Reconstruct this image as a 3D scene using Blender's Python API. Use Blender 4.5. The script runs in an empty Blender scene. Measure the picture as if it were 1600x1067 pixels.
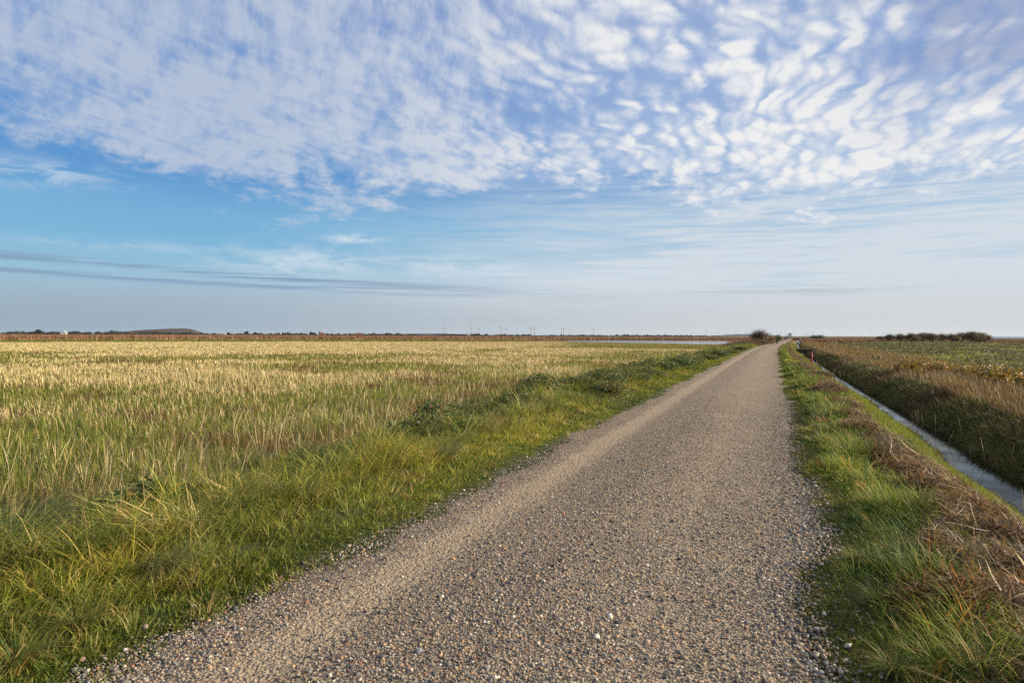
import bpy, bmesh, math, random
import numpy as np
from mathutils import Vector, Matrix

rng = np.random.default_rng(7)
random.seed(7)
PI = math.pi
rad = math.radians
scene = bpy.context.scene
COL = scene.collection

# ------------------------------------------------------------------ camera
CH = 1.6                                   # eye height over the road
F = 1600 * 24 / 36.0
HOR = 524.0
TH = math.atan(407.0 / F)                  # the camera looks this much left of the road (+Y)
ROLL = rad(0.126)
FWD = np.array([-math.sin(TH), math.cos(TH), 0.0])
RGT = np.array([math.cos(TH), math.sin(TH), 0.0])

cd = bpy.data.cameras.new('camera')
cam = bpy.data.objects.new('camera', cd)
COL.objects.link(cam)
cd.lens = 24
cd.sensor_width = 36
cd.shift_y = -(533.5 - HOR) / 1600
cd.clip_start = 0.05
cd.clip_end = 60000
cam.matrix_world = Matrix.Translation((0, 0, CH)) @ Matrix.Rotation(TH, 4, 'Z') @ Matrix.Rotation(PI / 2, 4, 'X') @ Matrix.Rotation(ROLL, 4, 'Z')
scene.camera = cam


def ray(px, py):
    x = (px - 800) / F
    y = -(py - HOR) / F
    xr = x * math.cos(ROLL) - y * math.sin(ROLL)
    yr = x * math.sin(ROLL) + y * math.cos(ROLL)
    return FWD + RGT * xr + np.array([0, 0, yr])


def on_plane(px, py, z):
    r = ray(px, py)
    t = (z - CH) / r[2]
    return np.array([r[0] * t, r[1] * t, z])


def at_depth(px, py, depth):
    r = ray(px, py)
    return r * depth + np.array([0, 0, CH])


# ------------------------------------------------------------------ noise and terrain
_T = np.random.default_rng(3).random((64, 64))


def vn(x, y):
    x = np.asarray(x, float); y = np.asarray(y, float)
    xi = np.floor(x).astype(int); yi = np.floor(y).astype(int)
    fx = x - xi; fy = y - yi
    fx = fx * fx * (3 - 2 * fx); fy = fy * fy * (3 - 2 * fy)
    a = _T[xi & 63, yi & 63]; b = _T[(xi + 1) & 63, yi & 63]
    c = _T[xi & 63, (yi + 1) & 63]; d = _T[(xi + 1) & 63, (yi + 1) & 63]
    return (a * (1 - fx) + b * fx) * (1 - fy) + (c * (1 - fx) + d * fx) * fy


def fb(x, y, o=3):
    s = 0; a = 0.5; t = 0
    for k in range(o):
        s = s + a * vn(x * 2 ** k + 17 * k, y * 2 ** k + 29 * k); t += a; a *= 0.5
    return s / t


def sst(x, a, b):
    t = np.clip((np.asarray(x, float) - a) / (b - a), 0, 1)
    return t * t * (3 - 2 * t)


def bend(Y):
    Y = np.asarray(Y, float)
    return 0.0325 * 25 * np.log1p(np.exp(np.clip((Y - 105) / 25, -30, 30))) + np.where(Y > 855, 0.0325 * (Y - 855), 0)


PS = [-60, -9, -7.2, -6.3, -5.6, -4.9, -4.2, -3.5, -3.05, -2.4, -1.4, -0.7, 0.2, 0.7, 1.4, 1.8, 2.98, 3.15, 3.58, 3.76, 4.3, 5.0, 7, 14, 60]
PZ = [-.45, -.45, -.48, -.42, -.18, .08, .14, .06, -.02, -.02, .02, -.015, -.01, .04, .07, .02, -.72, -.95, -.95, -.72, -.38, -.12, -.15, -.26, -.28]
PFAR = [-.45, -.45, -.48, -.47, -.45, -.42, -.40, -.38, -.36, -.35, -.33, -.33, -.35, -.33, -.33, -.36, -.72, -.95, -.95, -.72, -.45, -.3, -.28, -.3, -.3]


def terr(X, Y):
    X = np.asarray(X, float); Y = np.asarray(Y, float)
    s = X - bend(Y)
    k = sst(Y, 70, 230)
    s = s + (fb(Y * .55 + 3, Y * 0 + np.sign(s - 3.3) * 7, 3) - .5) * .45 * sst(s, 1.6, 2.6) * sst(s, 6, 4.6)
    s = s + (fb(Y * .8 + 13, Y * 0, 2) - .5) * .9 * sst(s, -3.7, -4.3) * sst(s, -8, -6.5)
    z = np.interp(s, PS, PZ) * (1 - k) + np.interp(s, PS, PFAR) * k
    off = sst(np.abs(s + 1.4), 1.9, 3.2)
    wet = 1 - sst(np.abs(s - 3.3), .5, 1.0)
    z = z + off * (1 - wet) * ((fb(X * 1.3, Y * 1.1) - .5) * (.16 + .26 * sst(s, -3.6, -4.4) * sst(s, -7.5, -6.5) * 1.7) + (fb(X * .23 + 9, Y * .23) - .5) * .12)
    z = z + (1 - off) * (fb(X * 1.1 + 5, Y * .35) - .5) * .03
    return z


# ------------------------------------------------------------------ object helpers
def tag(o, label=None, cat=None, group=None, kind=None):
    if label: o['label'] = label
    if cat: o['category'] = cat
    if group: o['group'] = group
    if kind: o['kind'] = kind
    return o


def mesh_np(name, V, quads=None, tris=None, col=None, mat=None, parent=None, smooth=False, uv=None):
    me = bpy.data.meshes.new(name)
    V = np.asarray(V, np.float32)
    nq = 0 if quads is None else len(quads)
    nt = 0 if tris is None else len(tris)
    me.vertices.add(len(V)); me.vertices.foreach_set('co', V.ravel())
    loops = []; ls = []
    if nq:
        loops.append(np.asarray(quads, np.int32).ravel()); ls.append(np.arange(nq, dtype=np.int32) * 4)
    if nt:
        loops.append(np.asarray(tris, np.int32).ravel()); ls.append(nq * 4 + np.arange(nt, dtype=np.int32) * 3)
    L = np.concatenate(loops)
    me.loops.add(len(L)); me.loops.foreach_set('vertex_index', L)
    me.polygons.add(nq + nt); me.polygons.foreach_set('loop_start', np.concatenate(ls))
    me.update(calc_edges=True)
    if col is not None:
        a = me.attributes.new('col', 'FLOAT_COLOR', 'POINT')
        c = np.ones((len(V), 4), np.float32); c[:, :3] = col
        a.data.foreach_set('color', c.ravel())
    if uv is not None:
        a = me.attributes.new('lane', 'FLOAT_VECTOR', 'POINT')
        a.data.foreach_set('vector', np.asarray(uv, np.float32).ravel())
    if smooth:
        me.polygons.foreach_set('use_smooth', np.ones(nq + nt, bool))
    if mat: me.materials.append(mat)
    o = bpy.data.objects.new(name, me)
    COL.objects.link(o)
    if parent: o.parent = parent
    return o


def bm_obj(name, bm, mat, parent=None, smooth=False):
    me = bpy.data.meshes.new(name)
    bm.to_mesh(me); bm.free()
    if smooth:
        for p in me.polygons: p.use_smooth = True
    if mat: me.materials.append(mat)
    o = bpy.data.objects.new(name, me); COL.objects.link(o)
    if parent: o.parent = parent
    return o


def empty(name, loc, rz=0.0, sc=1.0):
    o = bpy.data.objects.new(name, None); COL.objects.link(o)
    o.location = [float(v) for v in loc]; o.rotation_euler = (0, 0, rz); o.scale = (sc, sc, sc)
    o.empty_display_size = .3
    return o


def copy_tree(o, parent=None):
    c = o.copy(); COL.objects.link(c); c.parent = parent
    for ch in [x for x in scene.objects if x.parent == o]:
        copy_tree(ch, c)
    return c


def box(bm, x0, x1, y0, y1, z0, z1):
    vs = [bm.verts.new(p) for p in ((x0, y0, z0), (x1, y0, z0), (x1, y1, z0), (x0, y1, z0), (x0, y0, z1), (x1, y0, z1), (x1, y1, z1), (x0, y1, z1))]
    for f in ((3, 2, 1, 0), (4, 5, 6, 7), (0, 1, 5, 4), (1, 2, 6, 5), (2, 3, 7, 6), (3, 0, 4, 7)):
        bm.faces.new([vs[i] for i in f])


def tube(bm, pts, rs, n=6, cap=True):
    rings = []
    for i, p in enumerate(pts):
        p = Vector(p)
        d = (Vector(pts[min(i + 1, len(pts) - 1)]) - Vector(pts[max(i - 1, 0)])).normalized()
        u = d.orthogonal().normalized(); v = d.cross(u)
        rings.append([bm.verts.new(p + (u * math.cos(2 * PI * k / n) + v * math.sin(2 * PI * k / n)) * rs[i]) for k in range(n)])
    for a, b in zip(rings, rings[1:]):
        for k in range(n):
            bm.faces.new((a[k], a[(k + 1) % n], b[(k + 1) % n], b[k]))
    if cap:
        bm.faces.new(rings[0][::-1]); bm.faces.new(rings[-1])


# ------------------------------------------------------------------ materials
def newmat(name):
    m = bpy.data.materials.new(name); m.use_nodes = True
    nt = m.node_tree; nt.nodes.clear()
    out = nt.nodes.new('ShaderNodeOutputMaterial')
    return m, nt, out


def N(nt, t, **kw):
    n = nt.nodes.new(t)
    for k, v in kw.items():
        if k in n.bl_rna.properties and k not in ('inputs',): setattr(n, k, v)
    return n


def blade_mat(name, trans=.35, rough=.6):
    m, nt, out = newmat(name)
    at = N(nt, 'ShaderNodeAttribute'); at.attribute_name = 'col'
    d = N(nt, 'ShaderNodeBsdfPrincipled'); d.inputs['Roughness'].default_value = rough
    d.inputs['Specular IOR Level'].default_value = .3
    t = N(nt, 'ShaderNodeBsdfTranslucent')
    mx = N(nt, 'ShaderNodeMixShader'); mx.inputs[0].default_value = trans
    nt.links.new(at.outputs['Color'], d.inputs['Base Color']); nt.links.new(at.outputs['Color'], t.inputs['Color'])
    nt.links.new(d.outputs[0], mx.inputs[1]); nt.links.new(t.outputs[0], mx.inputs[2])
    nt.links.new(mx.outputs[0], out.inputs[0])
    return m


def plain_mat(name, c, rough=.6, noise=.15, scale=8.0, metal=0):
    m, nt, out = newmat(name)
    d = N(nt, 'ShaderNodeBsdfPrincipled'); d.inputs['Roughness'].default_value = rough; d.inputs['Metallic'].default_value = metal
    tc = N(nt, 'ShaderNodeTexCoord'); nz = N(nt, 'ShaderNodeTexNoise'); nz.inputs['Scale'].default_value = scale; nz.inputs['Detail'].default_value = 4
    nt.links.new(tc.outputs['Object'], nz.inputs['Vector'])
    mr = N(nt, 'ShaderNodeMapRange'); mr.inputs[3].default_value = 1 - noise; mr.inputs[4].default_value = 1 + noise
    nt.links.new(nz.outputs['Fac'], mr.inputs[0])
    mu = N(nt, 'ShaderNodeVectorMath'); mu.operation = 'SCALE'; mu.inputs[0].default_value = c
    nt.links.new(mr.outputs[0], mu.inputs['Scale']); nt.links.new(mu.outputs[0], d.inputs['Base Color'])
    nt.links.new(d.outputs[0], out.inputs[0])
    return m


def ground_mat(name, scale=9.0, var=.55, bump=.4):
    m, nt, out = newmat(name)
    d = N(nt, 'ShaderNodeBsdfPrincipled'); d.inputs['Roughness'].default_value = .95; d.inputs['Specular IOR Level'].default_value = .1
    at = N(nt, 'ShaderNodeAttribute'); at.attribute_name = 'col'
    g = N(nt, 'ShaderNodeNewGeometry')
    nz = N(nt, 'ShaderNodeTexNoise'); nz.inputs['Scale'].default_value = scale; nz.inputs['Detail'].default_value = 8; nz.inputs['Roughness'].default_value = .7
    nt.links.new(g.outputs['Position'], nz.inputs['Vector'])
    mr = N(nt, 'ShaderNodeMapRange'); mr.inputs[1].default_value = .3; mr.inputs[2].default_value = .7
    mr.inputs[3].default_value = 1 - var; mr.inputs[4].default_value = 1 + var
    nt.links.new(nz.outputs['Fac'], mr.inputs[0])
    mu = N(nt, 'ShaderNodeVectorMath'); mu.operation = 'SCALE'
    nt.links.new(at.outputs['Color'], mu.inputs[0]); nt.links.new(mr.outputs[0], mu.inputs['Scale'])
    nt.links.new(mu.outputs[0], d.inputs['Base Color'])
    b = N(nt, 'ShaderNodeBump'); b.inputs['Strength'].default_value = bump; b.inputs['Distance'].default_value = .05
    nt.links.new(nz.outputs['Fac'], b.inputs['Height']); nt.links.new(b.outputs[0], d.inputs['Normal'])
    nt.links.new(d.outputs[0], out.inputs[0])
    return m


def water_mat(name, base, rough, wscale, wstr, stretch=(1, 1, 1)):
    m, nt, out = newmat(name)
    d = N(nt, 'ShaderNodeBsdfPrincipled'); d.inputs['Base Color'].default_value = (*base, 1)
    d.inputs['Roughness'].default_value = rough; d.inputs['IOR'].default_value = 1.33
    g = N(nt, 'ShaderNodeNewGeometry'); mp = N(nt, 'ShaderNodeVectorMath'); mp.operation = 'MULTIPLY'; mp.inputs[1].default_value = stretch
    nt.links.new(g.outputs['Position'], mp.inputs[0])
    nz = N(nt, 'ShaderNodeTexNoise'); nz.inputs['Scale'].default_value = wscale; nz.inputs['Detail'].default_value = 3
    nt.links.new(mp.outputs[0], nz.inputs['Vector'])
    b = N(nt, 'ShaderNodeBump'); b.inputs['Strength'].default_value = wstr; b.inputs['Distance'].default_value = .02
    nt.links.new(nz.outputs['Fac'], b.inputs['Height']); nt.links.new(b.outputs[0], d.inputs['Normal'])
    nt.links.new(d.outputs[0], out.inputs[0])
    return m


M_blade = blade_mat('grass_blade', .35)
M_straw = blade_mat('dry_straw', .25, .55)
M_leaf = blade_mat('leaf', .3, .5)
M_pebble, nt, out = newmat('pebble')
_d = N(nt, 'ShaderNodeBsdfPrincipled'); _d.inputs['Roughness'].default_value = .75; _d.inputs['Specular IOR Level'].default_value = .35
_a = N(nt, 'ShaderNodeAttribute'); _a.attribute_name = 'col'
nt.links.new(_a.outputs['Color'], _d.inputs['Base Color']); nt.links.new(_d.outputs[0], out.inputs[0])
M_ground = ground_mat('soil_and_turf')
M_bark = plain_mat('bark', (.10, .075, .055), .9)
M_twig = plain_mat('brown_twig', (.13, .085, .06), .9)

# ------------------------------------------------------------------ world
EXPO = .82
SUN_AZ = 63.0            # degrees from +Y towards +X
SUN_EL = 19.0
sd = np.array([math.sin(rad(SUN_AZ)) * math.cos(rad(SUN_EL)), math.cos(rad(SUN_AZ)) * math.cos(rad(SUN_EL)), math.sin(rad(SUN_EL))])
ld = bpy.data.lights.new('sun', 'SUN'); ld.energy = 4.9; ld.angle = rad(.53); ld.color = (1, .89, .73)
sun = bpy.data.objects.new('sun', ld); COL.objects.link(sun)
sun.rotation_euler = Vector(-sd).to_track_quat('-Z', 'Y').to_euler()
sun.location = (60, 40, 60)

world = bpy.data.worlds.new('World'); scene.world = world; world.use_nodes = True
wt = world.node_tree; wt.nodes.clear()


class E:
    """tiny expression helper over world math nodes"""
    def __init__(s, sock): s.s = sock
    def _b(s, o, op, rev=False):
        n = wt.nodes.new('ShaderNodeMath'); n.operation = op
        a, b = (o, s) if rev else (s, o)
        for i, v in enumerate((a, b)):
            if isinstance(v, E): wt.links.new(v.s, n.inputs[i])
            elif v is not None: n.inputs[i].default_value = v
        return E(n.outputs[0])
    def __add__(s, o): return s._b(o, 'ADD')
    __radd__ = __add__
    def __mul__(s, o): return s._b(o, 'MULTIPLY')
    __rmul__ = __mul__
    def __sub__(s, o): return s._b(o, 'SUBTRACT')
    def __rsub__(s, o): return s._b(o, 'SUBTRACT', True)
    def __truediv__(s, o): return s._b(o, 'DIVIDE')
    def __rtruediv__(s, o): return s._b(o, 'DIVIDE', True)
    def f(s, op, o=None): return s._b(o, op)
    def ss(s, a, b):
        n = wt.nodes.new('ShaderNodeMapRange'); n.interpolation_type = 'SMOOTHSTEP'
        wt.links.new(s.s, n.inputs[0])
        inv = a > b
        n.inputs[1].default_value = min(a, b); n.inputs[2].default_value = max(a, b)
        if inv: n.inputs[3].default_value = 1; n.inputs[4].default_value = 0
        return E(n.outputs[0])
    def gauss(s, c, w): return ((s - c) / w).f('POWER', 2.0).__mul__(-1.0).f('EXPONENT')
    def curve(s, pts, lo, hi, vmax):
        """piecewise curve of the input between lo..hi, values 0..vmax"""
        n = wt.nodes.new('ShaderNodeValToRGB'); n.color_ramp.interpolation = 'B_SPLINE'
        x = (s - lo) / (hi - lo); wt.links.new(x.s, n.inputs[0])
        el = n.color_ramp.elements
        while len(el) < len(pts): el.new(.5)
        for e, (p, v) in zip(el, pts):
            e.position = (p - lo) / (hi - lo); e.color = (v / vmax,) * 3 + (1,)
        return E(n.outputs[0]) * vmax


def comb(x, y, z=0.0):
    n = wt.nodes.new('ShaderNodeCombineXYZ')
    for i, v in enumerate((x, y, z)):
        if isinstance(v, E): wt.links.new(v.s, n.inputs[i])
        else: n.inputs[i].default_value = v
    return n.outputs[0]


def wnoise(vec, scale=1.0, detail=3, rough=.5, dist=0.0):
    n = wt.nodes.new('ShaderNodeTexNoise'); n.inputs['Scale'].default_value = scale; n.inputs['Detail'].default_value = detail
    n.inputs['Roughness'].default_value = rough; n.inputs['Distortion'].default_value = dist
    wt.links.new(vec, n.inputs['Vector']); return E(n.outputs['Fac'])


def lin(r, g, b):
    f = lambda v: (v / 255 / 12.92) if v / 255 <= .04045 else ((v / 255 + .055) / 1.055) ** 2.4
    return (f(r), f(g), f(b))


def mixc(fac, a, b):
    n = wt.nodes.new('ShaderNodeMix'); n.data_type = 'RGBA'
    if isinstance(fac, E): wt.links.new(fac.s, n.inputs[0])
    else: n.inputs[0].default_value = fac
    for i, v in ((6, a), (7, b)):
        if isinstance(v, tuple): n.inputs[i].default_value = (*v, 1)
        else: wt.links.new(v, n.inputs[i])
    return n.outputs[2]


def cscale(c, k):
    n = wt.nodes.new('ShaderNodeVectorMath'); n.operation = 'SCALE'; wt.links.new(c, n.inputs[0])
    if isinstance(k, E): wt.links.new(k.s, n.inputs['Scale'])
    else: n.inputs['Scale'].default_value = k
    return n.outputs[0]


def px2az(px): return math.degrees(math.atan((px - 800) / F))
def py2el(py, px=800): return math.degrees(math.atan((HOR - py) / F * math.cos(rad(px2az(px)))))


tc = wt.nodes.new('ShaderNodeTexCoord'); sp = wt.nodes.new('ShaderNodeSeparateXYZ'); wt.links.new(tc.outputs['Generated'], sp.inputs[0])
dx, dy, dz = (E(sp.outputs[i]) for i in range(3))
ca = dx * float(RGT[0]) + dy * float(RGT[1])
cf = dx * float(FWD[0]) + dy * float(FWD[1])
az = ca.f('ARCTAN2', cf) * (180 / PI)           # degrees right of the view to the north-west field
el = dz.f('ARCSINE') * (180 / PI)
elc = el.f('MAXIMUM', 0.0)
zc = dz.f('MAXIMUM', 0.0) + .035
pu = dx / zc; pv = dy / zc                      # cloud plane, pv runs with the road
# clear sky
sky = wt.nodes.new('ShaderNodeTexSky'); sky.sky_type = 'NISHITA'; sky.sun_disc = False
sky.sun_elevation = rad(SUN_EL); sky.sun_rotation = rad(SUN_AZ); sky.altitude = 10; sky.air_density = 1.0; sky.dust_density = 1.2; sky.ozone_density = 2.0
nis = cscale(sky.outputs[0], .10)
rmp = wt.nodes.new('ShaderNodeValToRGB'); rmp.color_ramp.interpolation = 'EASE'
wt.links.new((elc / 40.0).s, rmp.inputs[0])
stops = [(0, (150, 168, 186)), (2.0, (158, 184, 204)), (4.2, (146, 196, 224)), (8, (118, 184, 226)), (13, (86, 152, 216)), (20, (82, 136, 208)), (27, (86, 126, 198)), (40, (70, 110, 180))]
ee = rmp.color_ramp.elements
while len(ee) < len(stops): ee.new(.5)
for e, (p, c) in zip(ee, stops): e.position = p / 40; e.color = (*lin(*c), 1)
clear = mixc(.2, rmp.outputs[0], nis)
# veil, thickening to the right (towards the sun)
st1 = wnoise(comb(az * .05, el * .55, 1.3), 1.0, 5, .6, .6)
st2 = wnoise(comb(az * .12 + el * .15, el * 1.9, 7.7), 1.0, 5, .62, .5)
veil = az.ss(-24, 20) * .86 + az.ss(10, 45) * .2
veil = veil * el.ss(19, 6) * (st1 * .8 + st2.ss(.30, .70) * .62 + .08) * 1.15
veil = veil + el.ss(8, 1.0) * (az.ss(-45, -5) * .34 + .12) * (st1 + .4)
c1 = mixc(veil.f('MINIMUM', .93), clear, lin(213, 221, 229))
# small white clouds low over the field
wn = wnoise(comb(az * .32, el * 1.1, 3.1), 1.0, 5, .62, .5)
w1 = az.gauss(px2az(470), 5.5) * el.gauss(py2el(415), 1.15) * 1.0 + az.gauss(px2az(553), 2.0) * el.gauss(py2el(379), .42) * 1.25 + az.gauss(px2az(720), 6) * el.gauss(py2el(419), .8) * .9 + az.gauss(px2az(180), 6) * el.gauss(py2el(403), .35) * .5 + az.gauss(px2az(40), 5) * el.gauss(py2el(318), .9) * .8
w1 = w1 * wn.ss(.36, .62) * .85
c2 = mixc(w1.f('MINIMUM', 1.0), c1, lin(206, 221, 234))
# horizon haze band
hz = el.ss(5.2, .8)
hcol = mixc(az.ss(-38, 34), lin(150, 172, 190), lin(207, 210, 212))
c3 = mixc(hz * .85, c2, hcol)
# grey streaks
ln = wnoise(comb(az * .09, el * 3.2, 5.5), 1.0, 5, .6, .25)
l1 = el.gauss(0, .38)
bl = (az * -.045) + (py2el(443) - 0.7)
k1 = (el - bl).gauss(0, .34) * (az.ss(9, -14) * .85 + az.ss(30, 5) * .06)
bl2 = (az * -.03) + (py2el(457) - 0.35)
k2 = (el - bl2).gauss(0, .22) * az.ss(1, -10) * .8
k3 = (el - 3.55).gauss(0, .28) * az.gauss(22, 7) * .6
k = (k1 + k2 + k3) * ln.ss(.40, .60)
c4 = mixc((k * .9).f('MINIMUM', .85), c3, mixc(az.ss(-20, 25), lin(128, 153, 186), lin(168, 181, 198)))
# altocumulus sheet
pts = [(-60, 16.5), (-38, 14.4), (-31, 12.8), (-25, 11.4), (-16, 10.6), (-6, 12.0), (5, 13.4), (12, 12.4), (20, 10.4), (27, 10.2), (30, 12.2), (38, 11.5), (60, 11)]
bnd = az.curve(pts, -60, 60, 20)
edge = wnoise(comb(pu * 1.5, pv * .9, .7), 1.0, 5, .65)
warp = wnoise(comb(pu * 1.3, pv * 1.0, 4.2), 1.0, 3, .55)
warp2 = wnoise(comb(pu * 5.0, pv * 4.0, 8.2), 1.0, 5, .66)
qu = pu + (warp - .5) * .42 + (warp2 - .5) * .12
qv = pv + (warp - .5) * -.5 + (warp2 - .5) * .22
vor = wt.nodes.new('ShaderNodeTexVoronoi'); vor.feature = 'SMOOTH_F1'; vor.inputs['Smoothness'].default_value = .4; vor.inputs['Randomness'].default_value = 1.0; vor.inputs['Scale'].default_value = 1.0
wt.links.new(comb(qu * 16.0, qv * 5.6, 2.0), vor.inputs['Vector'])
lump = 1.0 - E(vor.outputs['Distance']) * 1.15
rr = 1.0 / zc
fine = wnoise(comb(az * .62, rr * 3.4, 9.0), 1.0, 6, .66, .3)
puff = wnoise(comb(az * .30, rr * 1.9, 3.3), 1.0, 4, .60, .4)
mid = wnoise(comb(qu * 3.4, qv * 2.2, 5.0), 1.0, 4, .58, .2)
wav = ((qu * 6.2 + mid * 2.4 + (warp2 - .5) * 1.2) * (2 * PI)).f('SINE') * .5 + .5
big = wnoise(comb(pu * .75, pv * .6, 6.0), 1.0, 3, .5)
sheet = (el - bnd + (edge - .5) * 9.0 + (fine - .5) * 5.0 + (puff - .5) * 6.0).ss(-1.3, 1.9)
rt = az.ss(-12, 12)                       # ripples are bolder towards the sun
rip = lump * .62 + wav * .12 + fine * .42 + puff * .10
lft = fine * .66 + puff * .46 + lump * .15
dens = rip * (rt * .62) + lft * (1.0 - rt) * .80 + mid * (.14 + rt * .12) + (big - .5) * .36
bias = az.ss(-40, -10) * .03 - rt * .015 + az.gauss(24, 14) * el.gauss(15, 7) * .07 - az.gauss(18, 6) * el.gauss(26.5, 2.2) * .30 - az.gauss(3, 6) * el.gauss(19, 3.0) * .10 - az.gauss(-36, 6) * el.gauss(15.5, 2.4) * .10
d1 = (dens + bias + .09).ss(.37, .76)
sheetd = (sheet * (d1 * (.60 - rt * .06) + .28 + rt * .20)).f('MINIMUM', 1.0)
ccol = mixc(az.ss(-26, 18), lin(188, 200, 219), lin(239, 239, 239))
thin = mixc(az.ss(-26, 18), lin(138, 169, 214), lin(188, 205, 231))
ccol = mixc(d1, thin, ccol)
# grey-blue thick bank in the upper right
gb = (az.gauss(35.5, 6.5) * el.gauss(21.5, 4.2) * 2.0 + az.gauss(27, 5) * el.gauss(23.5, 1.6) * .8 + az.gauss(31, 4) * el.gauss(15.3, 1.6) * .45) * wnoise(comb(pu * 1.6, pv * 1.4, 11.), 1.0, 4, .55).ss(.33, .62)
ccol = mixc(gb.f('MINIMUM', .9), ccol, lin(158, 172, 204))
c5 = mixc(sheetd, c4, ccol)
# below the horizon: dull ground bounce
c6 = mixc(el.ss(-.3, -2.0), c5, lin(110, 108, 84))
bg = wt.nodes.new('ShaderNodeBackground'); bg.inputs['Strength'].default_value = .1
wt.links.new(cscale(c6, 10.0 * 2 ** -EXPO), bg.inputs['Color'])
wo = wt.nodes.new('ShaderNodeOutputWorld'); wt.links.new(bg.outputs[0], wo.inputs['Surface'])

# ------------------------------------------------------------------ ground
POND_Z = -.395


def pond_mask(X, Y):
    return np.zeros_like(X)


def ground_col(X, Y):
    s = X - bend(Y); d = np.hypot(X, Y)
    n = fb(X * .15, Y * .15)[..., None]; n2 = fb(X * .9, Y * .9)[..., None]
    azm = np.degrees(np.arctan2(X * RGT[0] + Y * RGT[1], X * FWD[0] + Y * FWD[1]))
    def C(*c): return np.array(c)[None, :] * np.ones(X.shape + (1,))
    field = C(.15, .14, .035) * (1 - sst(n, .35, .65)) + C(.30, .22, .09) * sst(n, .35, .65)
    near = sst(d, 60, 10)[..., None]
    field = field * (1 - near) + C(.075, .075, .022) * near
    verge = C(.055, .06, .018) * (.7 + .6 * n2)
    lawn = C(.13, .15, .03)
    bank = C(.035, .032, .016)
    meadow = C(.17, .17, .04) * (1 - sst(n2, .4, .6)) + C(.11, .09, .04) * sst(n2, .4, .6)
    bed = C(.03, .026, .018)
    out = field.copy()
    def put(m, c):
        nonlocal out
        m = np.asarray(m)[..., None]; out = out * (1 - m) + c * m
    put(sst(s, -7.0, -6.2), verge)
    put(sst(s, 1.55, 1.8), lawn)
    put(np.exp(-((s - 1.36) / .32) ** 2) * .9, C(.07, .045, .022))
    put(sst(s, 2.9, 3.05), bed)
    put(sst(s, 3.6, 3.75), bank)
    put(sst(s, 5.0, 6.2), meadow)
    brown = C(.16, .085, .04)
    farg = C(.10, .075, .04)
    put(sst(d, 228, 245) * (s < 0), brown); put(sst(d, 225, 240) * (s >= 0), brown)
    put(sst(d, 600, 1100), farg); put(sst(d, 1500, 3000), C(.13, .12, .06))
    return out


ys = np.concatenate([np.arange(-60, -4, 4.), np.arange(-4, 30, .25), np.arange(30, 100, 1.), np.arange(100, 400, 6.), np.geomspace(400, 9000, 40)])
sn = np.concatenate([-np.geomspace(9000, 10, 70), np.arange(-9.8, 8, .16), np.geomspace(8.1, 9000, 70)])
GY, GS = np.meshgrid(ys, sn, indexing='ij')
GX = GS + bend(np.minimum(GY, 700))
GZ = terr(GX, GY)
nr, nc = GX.shape
idx = np.arange(nr * nc).reshape(nr, nc)
quads = np.stack([idx[:-1, :-1], idx[:-1, 1:], idx[1:, 1:], idx[1:, :-1]], -1).reshape(-1, 4)
g = mesh_np('ground', np.stack([GX, GY, GZ], -1).reshape(-1, 3), quads, col=ground_col(GX.ravel(), GY.ravel()), mat=M_ground, smooth=True)
tag(g, kind='structure')

# ------------------------------------------------------------------ gravel road
M_road, nt, out = newmat('gravel_road')
d = N(nt, 'ShaderNodeBsdfPrincipled'); d.inputs['Roughness'].default_value = .9; d.inputs['Specular IOR Level'].default_value = .2
lane = N(nt, 'ShaderNodeAttribute'); lane.attribute_name = 'lane'
geo = N(nt, 'ShaderNodeNewGeometry')
lx = N(nt, 'ShaderNodeSeparateXYZ'); nt.links.new(lane.outputs['Vector'], lx.inputs[0])
vo = N(nt, 'ShaderNodeTexVoronoi'); vo.inputs['Scale'].default_value = 62; nt.links.new(geo.outputs['Position'], vo.inputs['Vector'])
vo2 = N(nt, 'ShaderNodeTexVoronoi'); vo2.inputs['Scale'].default_value = 27; nt.links.new(geo.outputs['Position'], vo2.inputs['Vector'])


def ramp(stops, interp='LINEAR'):
    r = N(nt, 'ShaderNodeValToRGB'); r.color_ramp.interpolation = interp
    e = r.color_ramp.elements
    while len(e) < len(stops): e.new(.5)
    for a, (p, c) in zip(e, stops): a.position = p; a.color = (*c, 1)
    return r


PEB = [(.06, .055, .05), (.11, .10, .09), (.19, .165, .14), (.27, .20, .13), (.34, .215, .11), (.31, .255, .19), (.40, .32, .23), (.34, .155, .075), (.52, .45, .36)]
PW = np.array([.14, .17, .17, .15, .10, .11, .08, .04, .04]); PW = PW / PW.sum()
cum = np.concatenate([[0], np.cumsum(PW)[:-1]])
stp = [(float(c), p) for c, p in zip(cum, PEB)]


def sep(sock):
    n = N(nt, 'ShaderNodeSeparateColor'); nt.links.new(sock, n.inputs[0]); return n.outputs[0]


def mathn(op, a, b=None, c=None):
    n = N(nt, 'ShaderNodeMath'); n.operation = op
    for i, v in enumerate((a, b, c)):
        if v is None: continue
        if isinstance(v, (int, float)): n.inputs[i].default_value = v
        else: nt.links.new(v, n.inputs[i])
    return n.outputs[0]


def mixn(f, a, b):
    n = N(nt, 'ShaderNodeMix'); n.data_type = 'RGBA'
    for i, v in ((0, f), (6, a), (7, b)):
        if isinstance(v, (int, float)): n.inputs[i].default_value = v
        elif isinstance(v, tuple): n.inputs[i].default_value = (*v, 1)
        else: nt.links.new(v, n.inputs[i])
    return n.outputs[2]


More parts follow.
